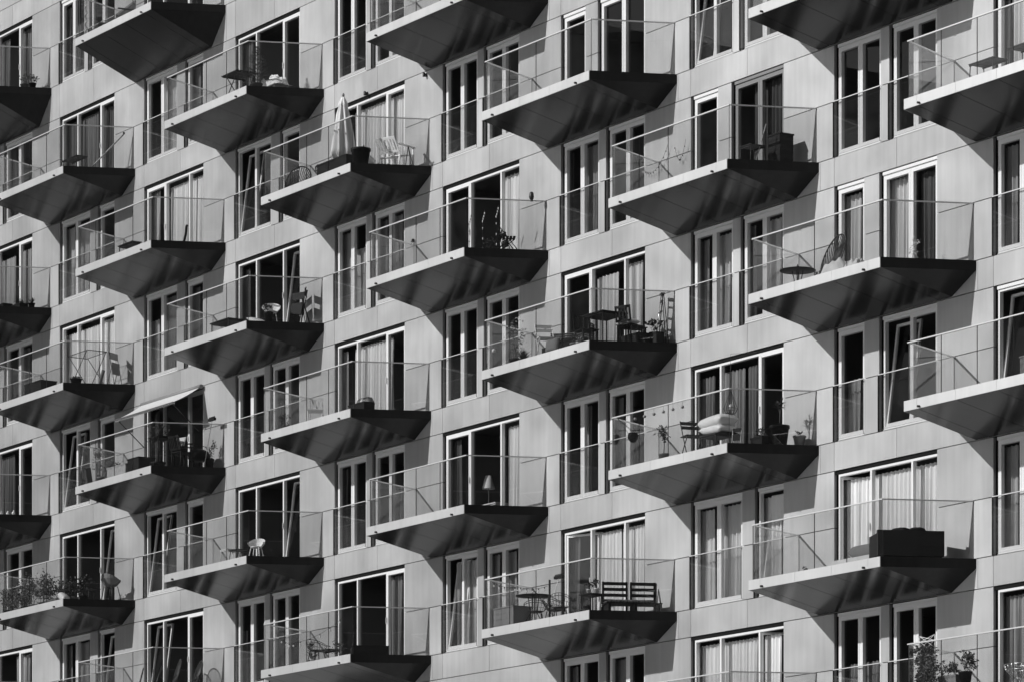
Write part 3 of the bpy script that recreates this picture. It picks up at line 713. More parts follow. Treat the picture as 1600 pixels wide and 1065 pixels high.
    b=MB(); x0,x1,y0,y1,z=-.62,.62,-.3,.3,.95
    b.tube([(x0,y0,z),(x1,y0,z),(x1,y1,z),(x0,y1,z)],.011,5,closed=True)
    for i in range(1,9): y=y0+i*(y1-y0)/9; b.tube([(x0,y,z),(x1,y,z)],.003,3)
    b.build('top_frame',STEEL,t)
    for y in (y0,y1):
        MB().tube([(x0+.05,y,z),(x1-.1,y,0)],.011,5).build('leg',STEEL,t); MB().tube([(x1-.05,y,z),(x0+.1,y,0)],.011,5).build('leg',STEEL,t)
    MB().tube([(x0,y0,z),(x0-.06,y0,z+.45)],.01,5).build('wing',STEEL,t)
    tag(MB().tube([(0,0,.06),(.1,.0,.28),(.18,.02,.46)],.05,10).build('rolled_blanket',GREYF,None,at(1,3,-.92,-.62,.0)),'grey rolled blanket standing beside the drying rack','blanket')
    potted('round black pot with low plant under the drying rack',at(1,3,-.88,-1.38),.17,.16,.12,.1,40,PLAST,LEAFD,31)
    crate('black storage box at the left end of the drying rack balcony',at(1,3,-3.7,-1.1),1.05,.5,.46,PLAST)
    folding_chair('folding chair shape standing for a pale reflection, right end of drying rack balcony',at(1,3,-.42,-.4),GPLAST,120,True)  # chair shape added in place of a pale reflection
    # k3 L3
    table('low rectangular dark side table on the left centre balcony with open door',at(3,3,-2.95,-1.2),1.0,.5,.4,PLAST,0,name='side_table')
    shell_chair('white moulded lounge chair on the left centre balcony with open door',at(3,3,-1.05,-.95),WHITE,60,.85)
    tag(cushion_mb(.9,.4,.12,8,Matrix.Rotation(.35,4,'Y')).build('lounger_pad',LIGHT,None,at(3,3,-1.75,-.9,.22)),'thin white pad lying left of the white moulded lounge chair','cushion')
    folding_chair('black folding chair with padded seat leaning by the skewed glass, left centre balcony',at(3,3,-.42,-.35),PLAST,-35,True,BLACKF)
    folding_chair('bare black folding frame leaning left of the padded folding chair, left centre',at(3,3,-.85,-.3),PLAST,20,True,PLAST)
    potted('dark trailing plant beside the white moulded lounge chair',at(3,3,-.85,-1.15),.12,.3,.14,.2,70,PLAST,LEAFD,33)
    # k0 L4
    for i,(x,r) in enumerate(((-.72,.045),(-.55,.04),(-.42,.045))): 
        t=thing('ornament_bird',['left','middle','right'][i]+' one of three small pale ornaments, left edge balcony','ornament',at(0,4,x,-1.25+i*.12,0),0,'small pale ornaments on the left edge balcony')
        MB().lathe([(.005,0),(r*.7,.0),(r,r),(r*.7,r*1.7),(.005,r*2)],12).build('body',CERAM,t); MB().lathe([(.003,r*1.7),(r*.5,r*2),(r*.45,r*2.5),(.003,r*2.8)],10,0,(.03,0,0)).build('head',CERAM,t)
    # awning balcony
    t=thing('awning','extended pale canvas awning shading the balcony at left below mid height','awning',at(2,4,0,0))
    b=MB(); xa,xb=-4.60,-1.24; yo,zo=-.92,1.85; yi,zi=-.06,2.36; n=12; V=[[Vector((xa+(xb-xa)*i/n,yi+(yo-yi)*j/6,zi+(zo-zi)*j/6-.03*math.sin(math.pi*j/6))) for i in range(n+1)] for j in range(7)]
    for j in range(6):
        for i in range(n): b.face([V[j][i],V[j][i+1],V[j+1][i+1],V[j+1][i]],0,True)
    b.build('canvas',mat('awning_canvas',.55,.8,var=.05,scale=4),t)
    MB().box(xa-.04,xb+.04,yo-.03,yo+.03,zo-.06,zo+.005).build('front_bar',CHROME,t)
    MB().tube([(xa-.06,-.09,2.34),(xb+.06,-.09,2.34)],.06,10).build('roller',GPLAST,t)
    for x in (xa+.08,xb-.08): MB().tube([(x,yo+.02,zo-.03),(x,-.1,1.15)],.014,6).build('arm',STEEL,t)
    crate('long pale slatted box bench under the awning, left part',at(2,4,-3.75,-1.1),1.1,.5,.40,PALEW)
    crate('dark storage box at the right of the pale box bench under the awning',at(2,4,-2.85,-1.05),.65,.5,.5,PLAST)
    potted('tall loose plant at the left end of the awning balcony',at(2,4,-5.05,-1.15),.14,.3,.3,.85,230,GPLAST,LEAFP,41)
    potted('small leafy plant on the left of the awning balcony behind the board',at(2,4,-4.6,-.9),.12,.25,.2,.5,130,GPLAST,LEAF,42)
    t=thing('chalk_board','dark framed board propped in front of the tall plant, awning balcony','board',at(2,4,-4.9,-1.55)); MB().box(-.13,.13,-.012,.012,.02,.5,M=Matrix.Rotation(.15,4,'X')).build('panel',PLAST,t); MB().box(-.15,.15,-.016,.016,0,.019,M=Matrix.Rotation(.15,4,'X')).build('frame',PALEW,t)
    potted('tall dark bamboo plant behind the corner post under the awning',at(2,4,-2.15,-.9),.2,.35,.32,1.05,320,PLAST,LEAFD,43,.09,.02)
    slat_chair('dark wooden armchair under the awning',at(2,4,-1.05,-.75),PLAST,150,.55,.95,.45,True,15,'garden_armchair')
    table('tall dark bar table with white cloth edge under the awning',at(2,4,-1.3,-1.25),.55,.5,.88,PLAST,0,name='bar_table')
    slat_chair('second dark chair with folded towel under the awning',at(2,4,-.72,-.9),PLAST,190,.45,.85,.42,False,12,'garden_chair')
    cushion('pale towel folded over the dark chair under the awning',at(2,4,-.75,-.98,.7),.4,.3,.05,LIGHT,20,70,0,'folded_towel')
    t=thing('covered_barbecue','round black covered barbecue at the right end of the awning balcony','barbecue',at(2,4,-.55,-.5))
    MB().lathe([(.01,.2),(.22,.2),(.3,.26),(.3,.36),(.24,.46),(.1,.52),(.01,.53)],18).build('lid',PLAST,t); legs(t,[(.18,.1),(-.18,.1),(0,-.2)],.21,.012,PLAST)
    potted('wide dark leafy tub near the barbecue under the awning',at(2,4,-.38,-.28),.13,.25,.16,.45,120,PLAST,LEAFD,45)
    broom('upright broom with wide dark head leaning over the awning balcony rail',at(2,4,-.28,-.5,0),at(2,4,-.2,-.3,1.27))
    # k4 L4
    slat_chair('white metal chair on the central balcony below the round white shadow',at(4,4,-3.7,-1.15),WHITE,60,.42,.8,.43,False,8,'metal_chair',5)
    o=list(S.objects)[-1]
    potted('leafy plant in a pot at the left end of the white metal chair balcony',at(4,4,-5.0,-1.3),.12,.14,.18,.34,130,PLAST,LEAF,51)
    planter('dark planter box with white jug at the corner of the metal chair balcony',at(4,4,-1.15,-1.3),.75,.3,.22,PLAST)
    t=thing('watering_jug','white jug standing on the dark planter, metal chair balcony','jug',at(4,4,-1.1,-1.3,.222)); MB().lathe([(.01,0),(.05,0),(.06,.05),(.04,.09),(.045,.1),(.01,.1)],12).build('body',CERAM,t); MB().tube([(.05,0,.08),(.1,0,.06),(.055,0,.03)],.006,5).build('handle',CERAM,t)
    t=thing('floor_seat','low grey floor cushion seat by the wide window, metal chair balcony','seat',at(4,4,-2.1,-.9)); cushion_mb(.75,.6,.2,8,Matrix.Translation((0,0,.12))).build('pad',GREYF,t); cushion_mb(.7,.2,.4,8,Matrix.Translation((0,.26,.38))).build('backrest',GREYF,t)
    # k6 L4 dining
    table('black dining table on the large central balcony',at(6,4,-1.25,-1.1),.85,.7,.73,PLAST,0,name='dining_table')
    for i,(x,y,rz) in enumerate(((-.75,-.75,200),(-.95,-.5,170),(-1.75,-1.25,80))):
        slat_chair(['black dining chair at the right of the dining table, nearest the skewed glass','black dining chair behind the dining table, nearest the window','black dining chair at the left of the dining table'][i],at(6,4,x,y),PLAST,rz,.42,.84,.44,False,8,'dining_chair',5)
    t=thing('tea_light','small white candle holder on the black dining table','candle',at(6,4,-1.2,-1.15,.731)); MB().lathe([(.01,0),(.04,0),(.05,.05),(.045,.06),(.01,.03)],12).build('glass_cup',CERAM,t); MB().lathe([(.005,.03),(.03,.031),(.03,.045),(.005,.046)],10).build('candle',CERAM,t)
    cushion('round white cushion on the dining chair beside the skewed glass',at(6,4,-.78,-.75,.52),.4,.35,.12,WHITE,10,0,0,'chair_cushion')
    # rattan lounge
    t=thing('rattan_sofa','curved dark rattan sofa left of the dining table on large central balcony','sofa',at(6,4,-2.9,-.9))
    rs=[]; b=MB(); n=22
    for z in [i*.045 for i in range(15)]:
        b.tube([(math.cos(math.pi*(i/n))*.78,math.sin(math.pi*(i/n))*.42-.05,.06+z) for i in range(n+1)],.02,4)
    b.build('backrest',mat('rattan',.045,.7,var=.5,scale=25),t); MB().box(-.7,.7,-.35,.3,.1,.32).build('base',BLACKF,t); cushion_mb(1.3,.55,.12,8,Matrix.Translation((0,-.03,.38))).build('seat_cushion',BLACKF,t)
    cushion('pale triangular cushion in front of the rattan sofa',at(6,4,-2.62,-1.6,.2),.42,.34,.14,GREYF,10,80,0)
    folding_chair('white folding chair in front of the rattan sofa',at(6,4,-3.15,-1.45),WHITE,70,False,WHITE)
    potted('leafy pot at the corner in front of the rattan sofa',at(6,4,-1.85,-1.5),.12,.14,.16,.2,90,GPLAST,LEAF,61)
    potted('white pot with small plant beside the rattan sofa corner',at(6,4,-1.5,-1.62),.08,.09,.08,.1,40,CERAM,LEAFP,62)
    planter('black trough against the skewed glass, left of two, large central balcony',at(6,4,-.72,-.62),.65,.28,.24,PLAST)
    planter('black trough against the skewed glass, right of two, large central balcony',at(6,4,-.38,-.35),.5,.22,.24,PLAST)
    potted('dark leafy plant between the black troughs and the stepladder',at(6,4,-.55,-.25),.1,.3,.16,.3,60,PLAST,LEAFD,63,.1,.06)
    t=thing('stepladder','tall folded stepladder at the right end of the large central balcony','ladder',at(6,4,-.28,-.2),-25)
    for s_ in (-1,1): MB().tube([(s_*.2,-.12,0),(s_*.1,0,1.12)],.013,6).build('rail',CHROME if s_<0 else STEEL,t); MB().tube([(s_*.17,.12,0),(s_*.09,.02,1.1)],.011,6).build('rear_rail',STEEL,t)
    for i in range(4): MB().box(-.17+i*.02,.17-i*.02,-.12+i*.027,-.05+i*.02,.22+i*.24,.24+i*.24).build('step',STEEL,t)
    MB().box(-.12,.12,-.05,.05,1.1,1.13).build('top_cap',GPLAST,t)
    potted('tall pale plant at the left end of the large central balcony',at(6,4,-4.95,-1.1),.15,.3,.2,.85,170,PLAST,LEAFP,64)
    potted('wispy grass plant right of the tall pale plant, large central balcony',at(6,4,-4.45,-1.2),.14,.2,.2,.35,60,PLAST,LEAFD,65,kind='spiky')
    t=thing('globe_lamp','small white globe lamp low at the left end of the large central balcony','lamp',at(6,4,-5.1,-1.6)); MB().tube([(0,0,0),(0,0,.42)],.008,5).build('stem',STEEL,t); MB().lathe([(.01,.42),(.04,.44),(.05,.47),(.04,.5),(.005,.52)],12).build('globe',CERAM,t)
    # k8 L4
    hoop_chair('round black string chair with blanket on the large right balcony',at(8,4,-3.42,-1.15),-12,.5,tilt=18)
    heap('crumpled pale blanket over the round black string chair',at(8,4,-2.9,-1.25,.1),.85,.55,.36,LIGHT,8,7)
    heap('second lower heap of pale blanket right of the string chair',at(8,4,-2.3,-1.25,.06),.6,.45,.3,LIGHT,-8,11)
    round_table('low round black table left of the blanket chair',at(8,4,-4.25,-1.3),.38,.4,PLAST)
    t=thing('lantern','tiny dark lantern on the low round black table',"lantern",at(8,4,-4.25,-1.3,.401)); MB().lathe([(.01,0),(.035,0),(.035,.07),(.01,.1)],8).build('body',STEEL,t); MB().lathe([(.01,.1),(.015,.11),(.005,.12)],6).build('cap',STEEL,t)
    potted('pale flowering plant at the foot of the right door, large right balcony',at(8,4,-1.35,-.55),.11,.2,.18,.35,110,PLAST,mat('pale_petal',.7,.6),71,.04,.03)
    # k7 L3
    stool('dark metal stool on the dark doored balcony at upper right',at(7,3,-1.0,-1.0),.42,.42,STEEL)
    crate('tall black box standing in the corner, dark doored balcony at upper right',at(7,3,-.78,-.42),.42,.36,.66,PLAST)
    tag(MB().tube([(0,0,0),(.28,.1,.85)],.012,6).build('stick',PALEW,None,at(7,3,-1.0,-.95,.01)),'thin stick leaning behind the dark metal stool','stick')
    string_lights('garland of tiny lights sagging left of the narrow door, upper right balcony',[at(7,3,-5.2,-.08,1.35),at(7,3,-4.78,-.08,1.45)],6,.35,None,.009)
    string_lights('garland of tiny lights sagging over the wall under the shadow, upper right balcony',[at(7,3,-6.45,-.08,1.1),at(7,3,-5.45,-.08,1.5)],10,.3,None,.009)
    # k9 L3
    stool('dark wire stool on the top right corner balcony, left one',at(9,3,-3.4,-1.2),.75,.44,STEEL,0,'wire stools on the top right balcony',.4)
    stool('dark wire stool cut by the right picture edge, top right balcony',at(9,3,-2.25,-1.2),.7,.5,STEEL,0,'wire stools on the top right balcony',.4)
    crate('dark wicker crate cut by the right picture edge, mid right balcony',at(9,5,-2.2,-.9),.6,.5,.5,WOOD)
    # k7 L5
    potted('small round headed tree in a slim pot on the white cushion balcony',at(7,5,-3.6,-1.5),.12,.18,.22,.66,110,GPLAST,LEAF,81,.08,.045,'tree')
    folding_chair('dark metal folding chair in front of the stacked white cushions',at(7,5,-2.75,-1.35),STEEL,75,False,STEEL)
    table('slim chair frame carrying the stacked white cushions',at(7,5,-2.1,-1.15),.6,.5,.4,STEEL,0,name='frame_table',r=.012)
    cushion('upper of two big white cushions stacked on the right centre balcony',at(7,5,-2.0,-1.2,.67),.9,.55,.26,WHITE,0,0,-3)
    cushion('lower of two big white cushions stacked on the right centre balcony',at(7,5,-2.0,-1.2,.5),.82,.5,.2,WHITE,0,0,2)
    cushion('dark seat pad under the two stacked white cushions',at(7,5,-2.02,-1.15,.41),.8,.5,.08,BLACKF)
    potted('palm like plant in a large black tapered pot by the skewed glass',at(7,5,-.55,-.62),.21,.44,.2,.62,26,PLAST,LEAFD,82,kind='dragon')
    potted('black pot left of the large tapered pot, by the open door',at(7,5,-1.0,-.8),.13,.26,.14,.2,60,PLAST,LEAFD,83)
    planter('low black trough between the door and the large tapered pot',at(7,5,-.8,-.95),.4,.2,.2,PLAST,fh=.08,n=40,lm=LEAFD)
    potted('round grey pot at the far right end of the white cushion balcony',at(7,5,-.3,-.28),.14,.22,.08,.1,20,GPLAST,LEAFD,84)
    folding_chair('white and black folded chair leaning near the sliding door, right centre balcony',at(7,5,-1.1,-1.35),WHITE,30,True,PLAST).scale=(.5,.5,.45)
    t=thing('hanging_lantern','teardrop wire lantern hanging in front of the wide window, right centre balcony','lantern',at(7,5,-2.15,-.75,0))
    b=MB()
    for i in range(10): a=i*math.pi/5; b.tube([(0,0,1.42),(.09*math.cos(a),.09*math.sin(a),1.2),(.16*math.cos(a),.16*math.sin(a),1.02),(.1*math.cos(a),.1*math.sin(a),.92),(0,0,.9)],.006,4)
    b.tube([(.16*math.cos(i*.4),.16*math.sin(i*.4),1.02) for i in range(16)],.006,4,closed=True); b.build('wire_cage',STEEL,t); MB().tube([(0,0,1.42),(0,0,2.2),(0,.7,2.31)],.004,4).build('cord',STEEL,t); MB().lathe([(.01,1.0),(.04,1.0),(.04,1.1),(.01,1.12)],10).build('candle',CERAM,t)
    t=thing('hanging_basket','dark round hanging basket behind glass at the left end, right centre balcony','basket',at(7,5,-5.15,-1.25,0))
    MB().lathe([(.01,.66),(.06,.67),(.11,.74),(.12,.82),(.10,.87),(.09,.83),(.01,.8)],16).build('basket',BLACKF,t)
    for i in range(3): a=i*2.1; MB().tube([(.1*math.cos(a),.1*math.sin(a),.86),(0,-.42,1.16)],.005,4).build('cord',STEEL,t)
    for i in range(6):
        x=-4.35+i*.36; t=thing('hanging_bulb',['first','second','third','fourth','fifth','sixth'][i]+' from left of the round bulbs hanging below the right centre rail','lamp',at(7,5,x,-1.74,1.15),0,'bulbs hanging below the rail')
        MB().tube([(0,0,0),(0,0,-.09)],.003,4).build('cord',STEEL,t); MB().lathe([(.003,-.09),(.03,-.1),(.036,-.125),(.028,-.15),(.003,-.158)],12).build('globe',GPLAST,t)
    # k1 L5 garden
    G='plants crowding the lower left balcony'
    spec=[(-5.4,-1.3,.5,'bush',LEAF),(-4.9,-1.2,.35,'bush',LEAFP),(-4.35,-1.25,.55,'bush',LEAF),(-3.75,-1.3,.6,'bush',LEAFP),(-3.2,-1.25,.7,'bush',LEAFP),(-2.7,-1.3,.5,'bush',LEAF),(-2.15,-1.2,.4,'bush',LEAFD),(-1.6,-1.1,.35,'bush',LEAFD),(-1.15,-1.0,.42,'bush',LEAFD)]
    od=['first','second','third','fourth','fifth','sixth','seventh','eighth','ninth']
    for i,(x,y,h,kd,lm) in enumerate(spec):
        potted(od[i]+' plant from the left in the row crowding the lower left balcony',at(1,5,x,y),.14,.18,.27,h*1.25,330,[PLAST,GPLAST][i%2],lm,90+i,.07,.05,group=G)
    potted('tall flowering plant rising from the middle of the lower left balcony row',at(1,5,-3.45,-1.0),.13,.22,.28,.72,260,GPLAST,mat('pale_flower',.45,.7,var=.4,scale=20),101,.035,.03)
    t=thing('garden_bag','white bag lying among dark plants on the lower left balcony','bag',at(1,5,-1.5,-1.45)); cushion_mb(.42,.26,.2,8,Matrix.Translation((0,0,.14))@Matrix.Rotation(.5,4,'Y')).build('body',WHITE,t); MB().tube([(-.1,0,.22),(0,0,.36),(.12,0,.24)],.012,5).build('handle',PLAST,t)
    shell_chair('grey wicker egg chair at the right end of the lower left balcony',at(1,5,-.48,-.5),GREYF,205,1.0,STEEL)
    stool('low dark stool beside the grey wicker egg chair',at(1,5,-1.0,-.85),.4,.36,STEEL)
    planter('narrow wooden trough tied to the rail, lower left balcony',at(1,5,-2.0,-1.55),.7,.16,.12,WOOD,fh=.06,n=40,lm=LEAFD)
    # k3 L5
    shell_chair('small white moulded chair gleaming in sun, lower left centre balcony',at(3,5,-1.4,-1.2),WHITE,40,.8)
    stool('pale framed stool, left of three low things on lower left centre balcony',at(3,5,-2.35,-1.45),.4,.36,WHITE)
    stool('dark framed stool between the pale stool and white moulded chair',at(3,5,-1.85,-1.45),.4,.3,STEEL)
    # k5 L5 interior
    t=thing('table_lamp','white shaded lamp seen through the wide window at bottom centre','lamp',at(5,5,-4.1,.95,0))
    MB().lathe([(.16,1.02),(.08,1.34),(.075,1.34),(.155,1.02)],20,cap=False).build('lamp_shade',cl(.7),t); MB().tube([(0,0,.62),(0,0,1.1)],.012,6).build('stem',PALEW,t); MB().lathe([(.01,.6),(.08,.6),(.08,.62),(.01,.63)],14).build('foot',PALEW,t)
    table('white topped desk under the white shaded lamp indoors',at(5,5,-3.95,.95),1.1,.5,.6,WHITE,0,name='desk',legm=STEEL)
    # k4 L6
    shell_chair('dark wire chair on the bottom centre left balcony',at(4,6,-3.7,-1.1),STEEL,90,.95,wire=True)
    stool('low dark bench on the bottom centre left balcony beside the wire chair',at(4,6,-3.0,-1.2),.7,.34,STEEL,d=.35)
    potted('small pointed conifer on the bottom centre left balcony',at(4,6,-3.35,-1.45),.09,.12,.13,.42,40,GPLAST,LEAFD,111,kind='conifer')
    potted('tufty plant right of the small conifer, bottom centre left balcony',at(4,6,-2.75,-.95),.13,.16,.2,.4,130,GPLAST,LEAF,112)
    potted('white pot right of the small conifer, bottom centre left balcony',at(4,6,-3.1,-1.58),.06,.1,.05,.06,20,CERAM,LEAFP,113)
    sofa('black two seat sofa on the bottom centre left balcony',at(4,6,-1.1,-1.1),247,.9,.5,tall=.34).scale=(1,1,.75)
    string_lights('string of bulbs sagging inside the glass, bottom centre left balcony',[at(4,6,-5.0,-1.55,.95),at(4,6,-4.0,-1.55,.6),at(4,6,-1.6,-1.5,1.05)],10,.12)
    # k2 L6
    for i,(x,y,r) in enumerate(((-3.3,-1.0,.42),(-2.3,-.95,.40),(-1.45,-.85,.46),(-.8,-.55,.42))):
        hoop_chair(['first','second','third','fourth'][i]+' from left of the round black string chairs, bottom left balcony',at(2,6,x,y),[-25,-30,-20,-15][i],r,tilt=14,group='round string chairs on the bottom left balcony')
    # k6 L6
    crate('grey square storage box at the left end of the pallet bench balcony',at(6,6,-5.0,-1.15),.85,.5,.5,GPLAST)
    round_table('round black bistro table on the pallet bench balcony',at(6,6,-4.1,-1.15),.42,.72,PLAST)
    for i,(x,y,rz,tx) in enumerate(((-4.55,-.8,60,'wire bucket chair behind the bistro table, left one'),(-4.05,-.6,180,'wire bucket chair behind the bistro table, middle one'),(-3.6,-.75,230,'wire bucket chair by the narrow door, right of the bistro table'))):
        shell_chair(tx,at(6,6,x,y),STEEL,rz,.98,wire=True,group='wire chairs round the bistro table')
    t=broom('white handled broom leaning behind the bistro table',at(6,6,-4.5,-.6,.02),at(6,6,-4.25,-.35,1.2),m=WHITE)
    tag(MB().tube([(0,0,0),(0,0,1.02)],.024,8).lathe([(.01,0),(.14,0),(.14,.04),(.03,.05)],16).build('parasol_stand',PLAST,None,at(6,6,-3.5,-1.1,.0)),'bare dark parasol pole on its foot right of the bistro table','pole')
    string_lights('string of bulbs looped from the left rail corner, pallet bench balcony',[at(6,6,-5.05,-1.7,1.1),at(6,6,-4.7,-1.2,.98),at(6,6,-4.2,-.7,.98)],10,.06,None,.02)
    table('tall square black plant table at the corner of the pallet bench balcony',at(6,6,-1.85,-1.05),.45,.38,.52,PLAST,0,name='plant_table')
    potted('white pot with leafy plant, left one on the tall black plant table',at(6,6,-1.96,-1.05,.521),.055,.12,.08,.14,40,CERAM,LEAFD,121)
    potted('white pot with broad leaves, right one on the tall black plant table',at(6,6,-1.72,-1.0,.521),.06,.12,.1,.2,30,CERAM,LEAFD,122,.1,.05)
    stool('small white stool below the tall black plant table',at(6,6,-1.55,-.85),.3,.26,WHITE)
    t=thing('pallet_bench','dark slatted pallet bench with double back panel, lower central balcony','bench',at(6,6,-.83,-.66),67)
    for x0 in (-.62,.02):
        b=MB()
        for i in range(4): b.box(x0,x0+.58,.2,.235,.27+i*.13,.34+i*.13)
        for x in (x0,x0+.54): b.box(x,x+.045,.236,.26,.05,.74)
        b.build('backrest',PLAST,t)
    b=MB()
    for i in range(7): b.box(-.65,.63,-.42+i*.088,-.42+i*.088+.06,.18,.2)
    b.build('seat',PLAST,t)
    for x in (-.6,0,.56):
        MB().box(x,x+.06,-.4,.18,.0,.179).build('bearer',PLAST,t)
    cushion('patterned dark seat cushion on the pallet bench',at(6,6,-.83,-.74,.25),1.1,.45,.09,mat('spotted_fabric',.12,.9,var=.9,scale=22),67)
    t=thing('folded_trestle','small grey folded trestle at the right end of the pallet bench balcony','trestle',at(6,6,-.3,-.28))
    for a,b in (((-.1,0,0),(0,0,.52)),((.1,0,0),(0,0,.52)),((0,.1,0),(0,0,.52))): MB().tube([a,b],.012,5).build('leg',GPLAST,t)
    tag(MB().lathe([(.01,0),(.035,0),(.035,.22),(.02,.28),(.005,.29)],10).build('bottle',CERAM,None,at(6,6,-1.3,-1.2,0)),'white upright bottle in front of the pallet bench','bottle')
    # k8 L6
    sofa('large black sofa turned with its back to the corner, lower right balcony',at(8,6,-.95,-1.02),247,1.38,.7,m=mat('sofa_leather',.022,.6,spec=.2),tall=.56)
    cushion('dark fluffy cushion, left on top of the large black sofa',at(8,6,-1.25,-.95,.6),.42,.26,.2,BLACKF,10,0,0)
    cushion('dark fluffy cushion, right on top of the large black sofa',at(8,6,-.95,-.75,.6),.36,.25,.18,BLACKF,-5,0,5)
    t=thing('daybed','pale low daybed with bolster left of the large black sofa','daybed',at(8,6,-2.35,-.95)); MB().box(-.75,.6,-.35,.35,.05,.2).build('base',LIGHT,t); cushion_mb(1.0,.26,.26,8,Matrix.Translation((.1,-.1,.34))).build('bolster',GREYF,t); legs(t,[(-.7,-.3),(.55,-.3),(-.7,.3),(.55,.3)],.05,.02,STEEL)
    potted('tiny plant on the deck in the middle of the lower right balcony',at(8,6,-4.0,-1.3),.05,.07,.07,.12,24,CERAM,LEAF,131)
    # k9 L7
    t=thing('ivy_trellis','dense ivy climbing a lattice panel at the bottom right corner','trellis',at(9,7,-5.0,-1.45))
    b=MB()
    for i in range(9): 
        z=.1+i*.14; b.tube([(-.24,0,z),(.24,0,min(1.34,z+.3))],.006,4); b.tube([(.24,0,z),(-.24,0,min(1.34,z+.3))],.006,4)
    b.tube([(-.25,0,0),(-.25,0,1.32)],.01,5).tube([(.25,0,0),(.25,0,1.32)],.01,5); b.build('lattice',WHITE,t)
    f=MB(); rnd=random.Random(5)
    for i in range(1500):
        p=Vector((rnd.uniform(-.27,.27),rnd.gauss(-.02,.05),rnd.uniform(.02,1.13))); leaf_quad(f,p,Vector((rnd.uniform(-1,1),rnd.uniform(-1,-.1),rnd.uniform(-1,.5))),.055,.05,0,rnd)
    f.build('foliage',LEAF,t); planter('dark planter at the foot of the ivy lattice',at(9,7,-5.0,-1.3),.6,.24,.25,PLAST)
    t=table('slim dark plant stand at the bottom right corner',at(9,7,-4.45,-1.15),.9,.3,.3,PLAST,0,name='plant_stand')
    planter('dark rectangular planter with trailing leaves on the plant stand',at(9,7,-4.6,-1.15,.301),.55,.24,.22,GPLAST,fh=.28,n=300,lm=LEAF)
    potted('square dark pot with tall leafy plant, right on the plant stand',at(9,7,-4.17,-1.15,.301),.14,.26,.2,.42,170,PLAST,LEAF,141,.09,.045)
    potted('trailing bush left of the plant stand, beside the ivy',at(9,7,-4.78,-1.4),.14,.2,.24,.55,260,PLAST,LEAF,142,.06,.03)
    t=thing('wire_basket','pale shallow wire basket with fruit net at the bottom right corner','basket',at(9,7,-2.3,-1.35,.0)); b=MB()
    for i in range(18): a=i*math.pi/9; b.tube([(.12*math.cos(a),.08*math.sin(a),.25),(.3*math.cos(a),.2*math.sin(a),.42),(.36*math.cos(a),.24*math.sin(a),.52)],.006,4)
    for r1,r2,z in ((.12,.08,.25),(.3,.2,.42),(.36,.24,.52)): b.tube([(r1*math.cos(i*.35),r2*math.sin(i*.35),z) for i in range(18)],.008,4,closed=True)
    b.build('bowl',CHROME,t); legs(t,[(-.1,-.06),(.1,-.06),(0,.07)],.25,.008,CHROME)
    # wall lamps
    wall_lamp('small black wall lamp high on the wall right of the parasol balcony window',at(5,2,-5.45,-.002,2.28))
    wall_lamp('small black wall lamp above the parasol balcony window',at(4,2,-3.05,-.002,2.42))
